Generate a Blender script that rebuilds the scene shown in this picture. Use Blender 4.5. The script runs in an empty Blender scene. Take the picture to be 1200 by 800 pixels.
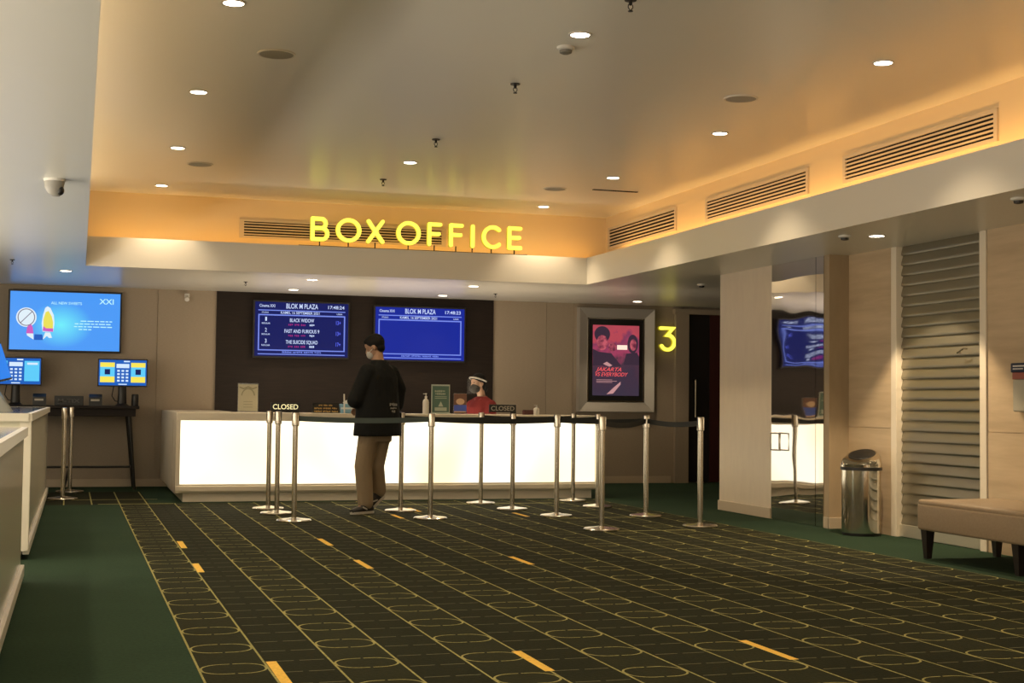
import bpy, bmesh, math, random
from mathutils import Vector, Matrix
from math import sin, cos, pi, radians as R
random.seed(7)
S = bpy.context.scene
C = S.collection

# ------------------------------------------------------------------ camera
YAW, PITCH, ROLL, FPX, CAM_Z = 0.30070943, 0.04341574, 0.01132601, 1635.156, 1.10
cd = bpy.data.cameras.new('camera'); cam = bpy.data.objects.new('camera', cd); C.objects.link(cam)
fw = Vector((sin(YAW) * cos(PITCH), cos(YAW) * cos(PITCH), sin(PITCH)))
r0 = Vector((cos(YAW), -sin(YAW), 0)); u0 = r0.cross(fw)
rt = cos(ROLL) * r0 + sin(ROLL) * u0; up = -sin(ROLL) * r0 + cos(ROLL) * u0
cam.matrix_world = Matrix(((rt.x, up.x, -fw.x, 0), (rt.y, up.y, -fw.y, 0), (rt.z, up.z, -fw.z, CAM_Z), (0, 0, 0, 1)))
cd.sensor_fit = 'HORIZONTAL'; cd.sensor_width = 36.0; cd.lens = 36.0 * FPX / 1200.0
cd.clip_start = 0.05; cd.clip_end = 100
S.camera = cam
# ------------------------------------------------------------------ world, exposure, light levels
S.view_settings.view_transform = 'Standard'; S.view_settings.look = 'None'
S.view_settings.gamma = 1; S.view_settings.use_curve_mapping = False
S.view_settings.exposure = 0.0
w = bpy.data.worlds.new('lobby_world'); S.world = w; w.use_nodes = True
w.node_tree.nodes['Background'].inputs[0].default_value = (1, .8, .55, 1)
w.node_tree.nodes['Background'].inputs[1].default_value = 0.02
DOWN_HI = 78.0        # watts per downlight of the raised ceiling
DOWN_LO = 30.0        # watts per downlight of the low ceiling
WARM = (1.0, .78, .50)
COUNTER_GLOW = 1.5
COVE_BACK, COVE_RIGHT, COVE_LEFT = 6.0, 40.0, 50.0
AMBER = (1.0, .50, .10)
def fill_lamp(name, loc, rot, sx, sy, watts, col):
    # unseen area lamp added to brighten walls and ceiling, no real fixture behind it
    l = bpy.data.lights.new(name, 'AREA'); l.shape = 'RECTANGLE'; l.size = sx; l.size_y = sy; l.energy = watts; l.color = col
    o = bpy.data.objects.new(name, l); C.objects.link(o); o.location = loc; o.rotation_euler = rot
fill_lamp('front_fill', (1.4, -4.0, 1.65), (R(90), 0, 0), 10.5, 3.2, 140, (1, .84, .60))  # added fill from behind the camera for the whole lobby
fill_lamp('left_fill', (-3.95, 5.5, 1.3), (0, R(-90), 0), 2.2, 17.0, 340, (1, .86, .66))  # added broad fill from the left, out of view
fill_lamp('left_ceiling_fill', (-2.2, 6.0, 1.25), (R(180), 0, 0), .6, 15.0, 330, (1, .90, .76))  # added upward fill for the low left ceiling, no display case stands here
fill_lamp('back_ceiling_fill', (3.4, 16.25, .62), (R(180), 0, 0), 4.4, .3, 62, (1, .82, .60))  # added upward fill hidden behind the counter, for the low back ceiling

# ------------------------------------------------------------------ material helpers
class X:
    """a shader value: arithmetic on it adds math nodes"""
    nt = None
    def __init__(s, k): s.k = k
    @staticmethod
    def m(op, *a):
        n = X.nt.nodes.new('ShaderNodeMath'); n.operation = op
        for i, v in enumerate(a):
            if isinstance(v, X): X.nt.links.new(v.k, n.inputs[i])
            else: n.inputs[i].default_value = v
        return X(n.outputs[0])
    def __add__(s, o): return X.m('ADD', s, o)
    def __sub__(s, o): return X.m('SUBTRACT', s, o)
    def __rsub__(s, o): return X.m('SUBTRACT', o, s)
    def __mul__(s, o): return X.m('MULTIPLY', s, o)
    def __truediv__(s, o): return X.m('DIVIDE', s, o)
    __radd__ = __add__; __rmul__ = __mul__
    def __lt__(s, o): return X.m('LESS_THAN', s, o)
    def __gt__(s, o): return X.m('GREATER_THAN', s, o)
def fl(a): return X.m('FLOOR', a)
def fr(a): return X.m('FRACT', a)
def ab(a): return X.m('ABSOLUTE', a)
def mn(a, b): return X.m('MINIMUM', a, b)
def mx(a, b): return X.m('MAXIMUM', a, b)
def rect(px, py, x0, x1, y0, y1):
    return (px > x0) * (px < x1) * (py > y0) * (py < y1)

def srgb(r, g, b):
    f = lambda c: (c / 255 / 12.92) if c <= 10 else ((c / 255 + .055) / 1.055) ** 2.4
    return (f(r), f(g), f(b), 1)

def mat(name, col, rough=.5, metal=0.0, spec=.5, emit=None, estr=0.0, alpha=1.0, coat=0.0):
    m = bpy.data.materials.new(name); m.use_nodes = True
    b = m.node_tree.nodes['Principled BSDF']
    b.inputs['Base Color'].default_value = tuple(col[:3]) + (1,)
    b.inputs['Roughness'].default_value = rough; b.inputs['Metallic'].default_value = metal
    b.inputs['Specular IOR Level'].default_value = spec
    b.inputs['Coat Weight'].default_value = coat
    if emit:
        b.inputs['Emission Color'].default_value = tuple(emit[:3]) + (1,)
        b.inputs['Emission Strength'].default_value = estr
    if alpha < 1: b.inputs['Alpha'].default_value = alpha
    return m

def bsdf(m): return m.node_tree.nodes['Principled BSDF']

def noise_of(m, scale, stretch=(1, 1, 1), detail=4, rough=.55):
    nt = m.node_tree
    tc = nt.nodes.new('ShaderNodeNewGeometry')
    mp = nt.nodes.new('ShaderNodeMapping'); mp.inputs['Scale'].default_value = stretch
    n = nt.nodes.new('ShaderNodeTexNoise')
    n.inputs['Scale'].default_value = scale; n.inputs['Detail'].default_value = detail; n.inputs['Roughness'].default_value = rough
    nt.links.new(tc.outputs['Position'], mp.inputs['Vector']); nt.links.new(mp.outputs[0], n.inputs['Vector'])
    return n.outputs['Fac']

def tint(m, fac, c0, c1, lo=.3, hi=.7):
    nt = m.node_tree
    r = nt.nodes.new('ShaderNodeValToRGB')
    r.color_ramp.elements[0].position = lo; r.color_ramp.elements[1].position = hi
    r.color_ramp.elements[0].color = tuple(c0[:3]) + (1,); r.color_ramp.elements[1].color = tuple(c1[:3]) + (1,)
    nt.links.new(fac, r.inputs[0]); nt.links.new(r.outputs[0], bsdf(m).inputs['Base Color'])
    return m

def bump(m, fac, strength=.2, dist=.01):
    nt = m.node_tree
    b = nt.nodes.new('ShaderNodeBump'); b.inputs['Strength'].default_value = strength; b.inputs['Distance'].default_value = dist
    nt.links.new(fac, b.inputs['Height']); nt.links.new(b.outputs[0], bsdf(m).inputs['Normal'])
    return m

def grained(name, c0, c1, scale, stretch, rough=.5, spec=.4, bmp=0.0):
    m = mat(name, c0, rough, 0, spec)
    f = noise_of(m, scale, stretch)
    tint(m, f, c0, c1)
    if bmp: bump(m, f, bmp, .004)
    return m

# ------------------------------------------------------------------ materials
M = {}
M['wall'] = grained('beige_wallpaper', (.36, .295, .22), (.41, .335, .25), 30, (1, 1, 6), .7, .25, .15)
M['column'] = grained('cream_panel', (.74, .62, .48), (.78, .66, .51), 14, (1, 1, .3), .38, .4)
M['wood'] = grained('pale_travertine_wood', (.50, .37, .23), (.64, .49, .32), 2.2, (.5, .6, 5.5), .42, .4)
M['darkwood'] = grained('dark_brown_wood', (.011, .006, .004), (.020, .012, .008), 3, (1.2, 1, 14), .55, .3)
M['white_paint'] = mat('warm_white_paint', (.72, .68, .60), .32, 0, .5)
bump(M['white_paint'], noise_of(M['white_paint'], 1.1, (1, 1, 1), 2), .08, .05)
M['ceiling'] = mat('semi_gloss_ceiling_paint', (.82, .79, .71), .30, 0, .5)
bump(M['ceiling'], noise_of(M['ceiling'], 1.6, (1, 1, 1), 2), .10, .06)
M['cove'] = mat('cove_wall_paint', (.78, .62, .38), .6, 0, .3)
M['cream'] = mat('cream_laminate', (.84, .74, .59), .35, 0, .5)
M['base'] = mat('beige_baseboard', (.52, .42, .30), .5)
M['steel'] = mat('brushed_steel', (.66, .60, .50), .22, 1.0)
M['chrome'] = mat('polished_chrome', (.72, .68, .60), .10, 1.0)
M['black'] = mat('black_plastic', (.012, .011, .010), .4)
M['blackmetal'] = mat('black_metal', (.018, .016, .014), .4, .3)
M['belt'] = mat('dark_belt_webbing', (.022, .022, .019), .75)
M['beltgrey'] = mat('teal_grey_belt_webbing', (.09, .115, .105), .7)
M['white'] = mat('white_plastic', (.75, .72, .66), .4)
M['dark'] = mat('dark_void', (.010, .007, .005), .9)
M['grille'] = mat('grille_paint', (.62, .52, .38), .5)
M['lamp'] = mat('lamp_lens', (1, 1, 1), .4, emit=(1, .88, .68), estr=14)
M['glow'] = mat('backlit_acrylic', (.5, .48, .4), .25, emit=(1, .90, .62), estr=COUNTER_GLOW)
_nt = M['glow'].node_tree
_f = noise_of(M['glow'], .9, (1, 1, .8), 1)
_r = _nt.nodes.new('ShaderNodeValToRGB')
_r.color_ramp.elements[0].position = .36; _r.color_ramp.elements[1].position = .62
_r.color_ramp.elements[0].color = (1.0, .80, .45, 1); _r.color_ramp.elements[1].color = (1.0, .95, .78, 1)
_nt.links.new(_f, _r.inputs[0]); _nt.links.new(_r.outputs[0], bsdf(M['glow']).inputs['Emission Color'])
M['yellow'] = mat('lit_yellow_letter', (.5, .5, .05), .4, emit=(1.0, .90, .10), estr=1.25)
M['yellowside'] = mat('yellow_letter_return', (.55, .50, .03), .4, emit=(.75, .62, .02), estr=.35)
M['mirror'] = mat('polished_mirror_steel', (.80, .76, .70), .03, 1.0)
bump(M['mirror'], noise_of(M['mirror'], 1.0, (1, 1.2, 2.2), 1), .16, .035)
M['shutter'] = mat('galvanised_shutter', (.36, .335, .27), .33, .9)
M['leather'] = grained('beige_leatherette', (.30, .215, .135), (.34, .25, .16), 60, (1, 1, 1), .5, .4, .15)
M['legwood'] = mat('espresso_wood_leg', (.018, .012, .009), .4)
M['counterfront'] = mat('glossy_counter_panel', (.82, .78, .62), .14, 0, .5)
M['countertop'] = mat('dark_marble_top', (.10, .085, .085), .08, 0, .6)
M['edge'] = mat('white_edge_band', (.80, .74, .62), .3)
M['glass'] = mat('clear_acrylic', (.85, .88, .86), .05, 0, .5, alpha=.22)
M['doorleaf'] = mat('black_door_leaf', (.010, .008, .007), .5)
M['doorred'] = mat('dark_red_door_leaf', (.055, .008, .006), .6)
M['frame_light'] = mat('poster_frame_metal', (.50, .47, .42), .35, .3)
M['frame_dark'] = M['frame_light']

def emis(name, col, s=1.0):
    return mat(name, (0.004, 0.004, 0.004), .5, 0, .15, emit=col, estr=s)
def e8(name, r, g, b, s=1.0): return emis(name, srgb(r, g, b), s)
M['scr_blue'] = e8('menu_screen_blue', 18, 38, 150)
M['scr_navy'] = e8('menu_screen_navy', 10, 22, 92)
M['scr_white'] = e8('screen_white', 205, 220, 255)
M['scr_line'] = e8('screen_line_blue', 120, 140, 235)
M['scr_red'] = e8('screen_red', 150, 40, 120)
M['scr_pale'] = e8('screen_pale_blue', 95, 110, 255)

def carpet():
    m = mat('patterned_carpet', (.03, .03, .015), .95, 0, .1)
    nt = m.node_tree; X.nt = nt
    g = nt.nodes.new('ShaderNodeNewGeometry'); sp = nt.nodes.new('ShaderNodeSeparateXYZ')
    nt.links.new(g.outputs['Position'], sp.inputs[0])
    px, py = X(sp.outputs[0]), X(sp.outputs[1])
    W, PV = .2762, .4850
    ux = px + (py - 5.56) * .0063 - .496            # metres across, carpet laid a hair askew
    vy = py - px * .0063
    u = ux / W; cu = fl(u + 0.0); fu = fr(u)
    odd = fr(cu / 2.0) > .25
    even = 1.0 - odd
    lines = mn(fu, 1.0 - fu) < .017
    p = ab(fu - .5) * W
    q = ab(fr((vy - 5.338) / PV + .5) - .5) * PV
    a, b, r = W * .5 - .004, .108, .095
    dx, dy = mx(p - (a - r), 0.0), mx(q - (b - r), 0.0)
    d = X.m('SQRT', dx * dx + dy * dy) - r
    oval = (ab(d + .004) < .0048) * even * (p > .006)
    dash = (ab(q - PV * .25) < .0042) * odd * (p > .012) * (p < .118)
    inside = (ux > -.006) * (ux < W * 19.0) * (py < 15.08)
    back = (ux > -.90) * (ux < W + .02) * (py > 15.0) * (py < 17.0)
    faint = fr(ux / W * .5 + .25)
    trans = rect(px, py, .22, .98, 15.04, 15.09) + rect(px, py, -.6, .85, 15.70, 15.75) + rect(px, py, 4.42, 5.28, 12.62, 12.65) + rect(px, py, 4.45, 5.2, 11.26, 11.285) + rect(px, py, 2.6, 5.0, 14.55, 14.59)
    trans = mn(trans, 1.0)
    backlines = back * ((mn(fu, 1.0 - fu) < .025))
    strong = mn(inside * mx(lines, oval) + trans + backlines, 1.0)
    weak = inside * dash
    pt = None
    for x0, y0, y1 in [(.772, 10.57, 11.09), (.772, 9.09, 9.58), (.80, 5.47, 5.95), (1.855, 10.55, 11.09), (1.858, 9.06, 9.57),
                       (1.877, 5.47, 5.94), (2.972, 9.07, 9.56), (2.992, 5.46, 5.96), (3.28, 13.6, 14.1), (2.93, 12.85, 13.3), (4.17, 12.86, 13.33)]:
        e = rect(px, py, x0 - .022, x0 + .022, y0, y1)
        pt = e if pt is None else pt + e
    pt = mn(pt, 1.0)
    nz = nt.nodes.new('ShaderNodeTexNoise'); nz.inputs['Scale'].default_value = 55; nz.inputs['Detail'].default_value = 5
    nz2 = nt.nodes.new('ShaderNodeTexNoise'); nz2.inputs['Scale'].default_value = 1.4; nz2.inputs['Detail'].default_value = 3
    nt.links.new(g.outputs['Position'], nz.inputs['Vector']); nt.links.new(g.outputs['Position'], nz2.inputs['Vector'])
    def mixc(f, c0, c1):
        n = nt.nodes.new('ShaderNodeMix'); n.data_type = 'RGBA'
        nt.links.new(f.k, n.inputs['Factor'])
        for i, c in ((6, c0), (7, c1)):
            if isinstance(c, tuple): n.inputs[i].default_value = c
            else: nt.links.new(c, n.inputs[i])
        return n.outputs[2]
    n1 = X(nz.outputs['Fac']); n2 = X(nz2.outputs['Fac'])
    fieldc = mixc(n2, (.019, .020, .009, 1), (.030, .031, .015, 1))
    plainc = mixc(n2, (.018, .038, .020, 1), (.032, .058, .034, 1))
    dk = mixc(fr(cu / 2.0) > .25, fieldc, mixc(n2, (.015, .0155, .0075, 1), (.023, .0245, .012, 1)))
    base = mixc(mn(inside + back, 1.0), plainc, dk)
    c = mixc(weak * .55, base, (.26, .25, .14, 1))
    c = mixc(strong * (.45 + n1 * .9), c, (.34, .31, .12, 1))
    c = mixc(pt, c, (.80, .50, .10, 1))
    mul = nt.nodes.new('ShaderNodeMix'); mul.data_type = 'RGBA'; mul.blend_type = 'MULTIPLY'; mul.inputs['Factor'].default_value = 1
    s = nt.nodes.new('ShaderNodeCombineColor')
    k = n1 * .7 + .65
    for i in range(3): nt.links.new(k.k, s.inputs[i])
    nt.links.new(c, mul.inputs[6]); nt.links.new(s.outputs[0], mul.inputs[7])
    nt.links.new(mul.outputs[2], bsdf(m).inputs['Base Color'])
    bump(m, nz.outputs['Fac'], .35, .006)
    return m
M['carpet'] = carpet()

# ------------------------------------------------------------------ mesh helpers
class MB:
    def __init__(s): s.bm = bmesh.new()
    def box(s, x0, x1, y0, y1, z0, z1, bev=0.0, seg=2):
        b = bmesh.new()
        bmesh.ops.create_cube(b, size=1)
        for v in b.verts:
            v.co = Vector(((x0 + x1) / 2 + v.co.x * (x1 - x0), (y0 + y1) / 2 + v.co.y * (y1 - y0), (z0 + z1) / 2 + v.co.z * (z1 - z0)))
        if bev: bmesh.ops.bevel(b, geom=b.edges[:], offset=bev, segments=seg, profile=.5, affect='EDGES')
        return s.add(b)
    def add(s, b, mtx=None):
        if mtx is not None: bmesh.ops.transform(b, matrix=mtx, verts=b.verts[:])
        me = bpy.data.meshes.new('tmp'); b.to_mesh(me); b.free(); s.bm.from_mesh(me); bpy.data.meshes.remove(me)
        return s
    def loft(s, secs, n=24, cap=True):
        """secs: (centre, half axis a, half axis b)"""
        rings = []
        for c, a, b in secs:
            c, a, b = Vector(c), Vector(a), Vector(b)
            rings.append([s.bm.verts.new(c + a * cos(2 * pi * i / n) + b * sin(2 * pi * i / n)) for i in range(n)])
        for r0_, r1_ in zip(rings, rings[1:]):
            for i in range(n):
                s.bm.faces.new((r0_[i], r0_[(i + 1) % n], r1_[(i + 1) % n], r1_[i]))
        if cap:
            s.bm.faces.new(list(reversed(rings[0]))); s.bm.faces.new(rings[-1])
        return s
    def tube(s, pts, rad, n=12, cap=True):
        pts = [Vector(p) for p in pts]
        if not hasattr(rad, '__len__'): rad = [rad] * len(pts)
        secs = []; ref = None
        for i, p in enumerate(pts):
            t = (pts[min(i + 1, len(pts) - 1)] - pts[max(i - 1, 0)]).normalized()
            if ref is None:
                ref = Vector((0, 0, 1)) if abs(t.z) < .9 else Vector((1, 0, 0))
            a = (ref - t * ref.dot(t)).normalized(); ref = a
            secs.append((p, a * rad[i], t.cross(a) * rad[i]))
        return s.loft(secs, n, cap)
    def cyl(s, x, y, z0, z1, r, n=24): return s.lathe([(r, z0), (r, z1)], x, y, n)
    def lathe(s, prof, x, y, n=32, z=0):
        return s.loft([((x, y, z + h), (max(r, 1e-4), 0, 0), (0, max(r, 1e-4), 0)) for r, h in prof], n)
    def ell(s, c, rx, ry, rz, n=16, rot=None):
        b = bmesh.new(); bmesh.ops.create_uvsphere(b, u_segments=n, v_segments=max(6, n * 2 // 3), radius=1)
        m = Matrix.Translation(Vector(c)) @ (rot.to_4x4() if rot else Matrix()) @ Matrix.Diagonal((rx, ry, rz, 1))
        return s.add(b, m)
    def quad(s, pts):
        s.bm.faces.new([s.bm.verts.new(Vector(p)) for p in pts]); return s
    def prism(s, pts, d):
        """closed polygon pts (3-D) pushed along vector d"""
        d = Vector(d); a = [s.bm.verts.new(Vector(p)) for p in pts]; b = [s.bm.verts.new(Vector(p) + d) for p in pts]
        n = len(a)
        s.bm.faces.new(a); s.bm.faces.new(list(reversed(b)))
        for i in range(n): s.bm.faces.new((a[i], b[i], b[(i + 1) % n], a[(i + 1) % n]))
        return s
    def stroke(s, pts, w, y0, y1, closed=False, round_ends=True):
        """a flat letter stroke in the XZ plane, width w, from depth y0 (front) to y1"""
        P = [Vector((p[0], p[1])) for p in pts]; n = len(P)
        L, Rr = [], []
        for i in range(n):
            if closed: p0, p1 = P[i - 1], P[(i + 1) % n]
            else: p0, p1 = P[max(i - 1, 0)], P[min(i + 1, n - 1)]
            t0 = (P[i] - p0).normalized() if (P[i] - p0).length > 1e-9 else (p1 - P[i]).normalized()
            t1 = (p1 - P[i]).normalized() if (p1 - P[i]).length > 1e-9 else t0
            t = (t0 + t1).normalized(); nn = Vector((-t.y, t.x)); k = max(.5, abs(nn.dot(Vector((-t1.y, t1.x)))))
            L.append(P[i] + nn * w / 2 / k); Rr.append(P[i] - nn * w / 2 / k)
        if closed:
            for i in range(n):
                j = (i + 1) % n
                q = [L[i], Rr[i], Rr[j], L[j]]
                s.prism([(v.x, y0, v.y) for v in q], (0, y1 - y0, 0))
        else:
            poly = L[:]
            if round_ends:
                c = P[-1]; v = L[-1] - c
                for k in range(1, 8):
                    a = -pi * k / 8; poly.append(c + Vector((v.x * cos(a) - v.y * sin(a), v.x * sin(a) + v.y * cos(a))))
            poly += list(reversed(Rr))
            if round_ends:
                c = P[0]; v = Rr[0] - c
                for k in range(1, 8):
                    a = -pi * k / 8; poly.append(c + Vector((v.x * cos(a) - v.y * sin(a), v.x * sin(a) + v.y * cos(a))))
            s.prism([(v.x, y0, v.y) for v in poly], (0, y1 - y0, 0))
        return s
    def text(s, body, x, y, z, h, width=None, align='C', shear=0.0, face='-Y'):
        """printed lettering facing -Y, capital height h, optionally squeezed to a width"""
        cu = bpy.data.curves.new('t', 'FONT'); cu.body = body; cu.size = 1; cu.resolution_u = 2 if h < .04 else 5; cu.shear = shear; cu.offset = .012
        o = bpy.data.objects.new('t', cu); C.objects.link(o)
        dg = bpy.context.evaluated_depsgraph_get(); me = bpy.data.meshes.new_from_object(o.evaluated_get(dg))
        bpy.data.objects.remove(o); bpy.data.curves.remove(cu)
        xs = [v.co.x for v in me.vertices]
        if not xs: return s
        x0, x1 = min(xs), max(xs); k = h / .70; kx = k
        if width: kx = width / (x1 - x0)
        W_ = (x1 - x0) * kx
        off = {'C': -W_ / 2, 'L': 0, 'R': -W_}[align]
        for v in me.vertices:
            a, b = (v.co.x - x0) * kx + off, v.co.y * k
            if face == '-Y': v.co = Vector((x + a, y, z + b))
            else: v.co = Vector((x, y - a, z + b))           # facing -X
        s.bm.from_mesh(me); bpy.data.meshes.remove(me)
        return s
    def scribble(s, x0, x1, y, z, h, words=3):
        x = x0; n = 0; per = max(2, int((x1 - x0) / h / .8 / words))
        while x < x1 - h * .3:
            s.box(x, min(x + h * .55, x1), y - .0005, y + .0005, z + h * random.choice((0, 0, .25)), z + h * random.uniform(.75, 1)); n += 1
            x += h * (.8 if n % per else 1.5)
        return s
    def build(s, name, m, parent=None, smooth=None, loc=None, sub=0):
        """links the collected shapes as ONE mesh object; coordinates are world coordinates"""
        bm = s.bm
        bmesh.ops.recalc_face_normals(bm, faces=bm.faces[:])
        base = Vector(loc) if loc is not None else Vector((0, 0, 0))
        if parent is not None: base = wloc(parent)
        bmesh.ops.translate(bm, verts=bm.verts[:], vec=-base)
        me = bpy.data.meshes.new(name); bm.to_mesh(me); bm.free()
        if smooth is not None:
            for p in me.polygons: p.use_smooth = True
            try: me.set_sharp_from_angle(angle=R(smooth))
            except Exception: pass
        me.materials.append(m)
        o = bpy.data.objects.new(name, me); C.objects.link(o)
        if parent is not None: o.parent = parent
        else: o.location = base
        return o

def wloc(o):
    v = o.location.copy()
    while o.parent: o = o.parent; v += o.location
    return v
def tag(o, label, cat, group=None, kind=None):
    o['label'] = label; o['category'] = cat
    if group: o['group'] = group
    if kind: o['kind'] = kind
    return o
def thing(name, label, cat, loc, group=None):
    o = bpy.data.objects.new(name, None); o.empty_display_size = .1; C.objects.link(o); o.location = loc
    return tag(o, label, cat, group)
def struct(mb, name, m, label=None, parent=None, smooth=None):
    o = mb.build(name, m, parent, smooth)
    if parent is None:
        o['kind'] = 'structure'; o['category'] = name.split('_')[0]
        if label: o['label'] = label
    return o
def remeshed(o, voxel, smooth_iter=2):
    md = o.modifiers.new('r', 'REMESH'); md.mode = 'VOXEL'; md.voxel_size = voxel; md.use_smooth_shade = True
    if smooth_iter:
        ms = o.modifiers.new('s', 'SMOOTH'); ms.iterations = smooth_iter; ms.factor = .5
    dg = bpy.context.evaluated_depsgraph_get(); me = bpy.data.meshes.new_from_object(o.evaluated_get(dg))
    mats = [m for m in o.data.materials]
    o.modifiers.clear(); o.data = me
    me.materials.clear()
    for m in mats: me.materials.append(m)
    for p in me.polygons: p.use_smooth = True
    return o

# ================================================================== THE SETTING
ZL, ZU, ZB = 2.465, 3.32, 2.775          # low ceiling, raised ceiling, top of the lip
XR, YB = 6.65, 18.0
struct(MB().box(-4.2, 9.7, -4.2, 18.2, -.1, 0), 'floor', M['carpet'], 'dark patterned carpet with yellow grid lines and a plain green runner')
# back wall: wallpapered boards with thin joints
mb = MB()
for x0, x1 in [(-4.0, .922), (.930, 1.655), (5.3, 6.066), (6.074, 6.46), (6.464, 8.08)]:
    mb.box(x0, x1, 18.0, 18.2, 0, ZL + .02)
mb.box(-4.0, 8.08, 18.012, 18.2, 0, ZL + .02); mb.box(8.08, 9.7, 18.06, 18.2, 0, ZL + .02)
struct(mb, 'wall_back', M['wall'], 'beige papered wall behind the ticket counter')
struct(MB().box(1.65, 5.31, 17.97, 18.05, 0, ZL), 'trim_1', M['darkwood'], 'dark brown wood panelling behind the ticket counter')
struct(MB().box(-4.0, 1.65, 17.985, 18.005, 0, .095, .003).box(5.31, 7.92, 17.985, 18.005, 0, .095, .003), 'baseboard_back', M['base'], 'beige baseboard along the back wall')
# door in the back wall
struct(MB().box(7.96, 8.16, 17.93, 18.06, 0, 2.36).box(7.94, 9.6, 17.92, 18.06, 2.36, 2.43), 'trim_2', M['wall'], 'beige casing around the dark door')
d = struct(MB().box(8.16, 8.50, 17.985, 18.03, .01, 2.36, .004), 'door_1', M['doorleaf'], 'dark door leaf beside the lit number three')
MB().tube([(8.26, 17.985, .92), (8.26, 17.93, .92), (8.26, 17.93, 1.44), (8.26, 17.985, 1.44)], .014, 8).build('door_handle', M['steel'], d, 40)
struct(MB().box(8.505, 9.2, 17.985, 18.03, .01, 2.36, .004), 'door_2', M['doorred'], 'dark red door leaf half hidden behind the column')
# right side: column block, mirror-clad door, clad wall
struct(MB().box(6.45, 6.95, 12.24, 13.39, 0, ZL).box(6.52, 6.95, 11.24, 12.3, 0, ZL), 'wall_column', M['column'], 'cream panelled column to the left of the mirror door')
struct(MB().box(6.45, 6.95, 11.15, 11.236, 0, ZL), 'trim_4', grained('shaded_laminate', (.37, .28, .175), (.42, .32, .205), 10, (1, 1, .3), .5, .3), 'laminate end panel darkened for shade between the mirror door and the trash can')  # darker than the column: shade on this end face put into the colour
struct(MB().box(6.435, 6.46, 12.24, 13.40, 0, .10, .003).box(6.44, 6.46, 11.14, 11.235, 0, .10, .003).box(6.44, 6.64, 11.13, 11.155, 0, .10, .003), 'baseboard_right', M['base'], 'beige baseboard around the column')
dm = struct(MB().box(6.445, 6.5, 11.385, 12.235, .004, ZL - .002).box(6.445, 6.5, 11.24, 11.378, .004, ZL - .002), 'door_3', M['mirror'], 'mirror-polished steel door reflecting the counter')
MB().tube([(6.445, 12.16, .67), (6.40, 12.16, .67), (6.40, 12.16, .83), (6.445, 12.16, .83)], .007, 8).tube([(6.40, 12.16, .67), (6.40, 11.97, .67), (6.40, 11.97, .83), (6.40, 12.16, .83)], .007, 8).build('door_handle', M['steel'], dm, 40)
mb = MB()
for y0, y1 in [(-4.2, 6.7), (6.706, 9.13), (10.45, 11.16)]:
    mb.box(XR, XR + .25, y0, y1, 0, .910).box(XR, XR + .25, y0, y1, .916, ZL)
mb.box(XR + .008, XR + .25, -4.2, 9.13, 0, ZL).box(XR + .008, XR + .25, 10.45, 11.16, 0, ZL).box(XR + .14, XR + .25, 9.1, 10.5, 0, ZL)
struct(mb, 'wall_right', M['wood'], 'pale wood-grained stone cladding beside the shutter')
struct(MB().box(9.5, 9.7, 13.2, 18.2, 0, ZL).box(6.9, 9.6, 13.19, 13.385, 0, ZL), 'wall_corridor', M['wall'], 'beige wall behind the column')
struct(MB().box(-4.2, -4.0, 14.2, 18.2, 0, ZL + .02), 'wall_left', M['wall'])
# ceilings
mb = MB()
mb.box(-4.2, .04, -4.2, 18.2, ZL, ZL + .03)
mb.box(.04, 9.7, 15.10, 18.2, ZL, ZL + .03)
mb.box(5.58, 9.7, -4.2, 15.10, ZL, ZL + .03)
struct(mb, 'ceiling_low', M['ceiling'], 'low white ceiling around the raised ceiling')
mb = MB()
mb.box(-.02, .042, -4.2, 15.16, ZL + .031, ZB); mb.box(.04, 5.64, 15.098, 15.16, ZL + .031, ZB); mb.box(5.578, 5.64, -4.2, 15.10, ZL + .031, ZB)
mb.box(.039, .042, -4.2, 15.10, ZL - .0005, ZL + .031); mb.box(.042, 5.578, 15.098, 15.102, ZL - .0005, ZL + .031); mb.box(5.578, 5.582, -4.2, 15.098, ZL - .0005, ZL + .031)
struct(mb, 'trim_3', M['white_paint'], 'cream lip running round the raised ceiling')
struct(MB().box(-.6, 6.3, -4.2, 15.9, ZU, ZU + .1), 'ceiling', M['ceiling'], 'raised ceiling with rows of downlights')
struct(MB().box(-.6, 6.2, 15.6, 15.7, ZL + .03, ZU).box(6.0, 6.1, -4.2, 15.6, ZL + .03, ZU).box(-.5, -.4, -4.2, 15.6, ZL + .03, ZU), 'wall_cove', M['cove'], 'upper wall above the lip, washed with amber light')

# cove lamps: amber strips lying in the trough behind the lip
def strip(name, loc, sx, sy, watts, rot, spread=120, col=AMBER):
    l = bpy.data.lights.new(name, 'AREA'); l.shape = 'RECTANGLE'; l.size = sx; l.size_y = sy; l.energy = watts; l.color = col; l.spread = R(spread)
    o = bpy.data.objects.new(name, l); C.objects.link(o); o.location = loc; o.rotation_euler = rot
strip('cove_strip_lamp', (2.95, 15.30, 2.62), 5.7, .05, COVE_BACK, (R(180 - 42), 0, 0), 95)
strip('cove_strip_lamp', (5.80, 6.0, 2.66), .05, 18.0, COVE_RIGHT, (R(180), R(42), 0), 105, (1.0, .53, .15))
strip('cove_strip_lamp', (-.20, 6.0, 2.71), .08, 18.0, COVE_LEFT, (R(180), R(12), 0), 150, (1, .74, .42))

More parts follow.
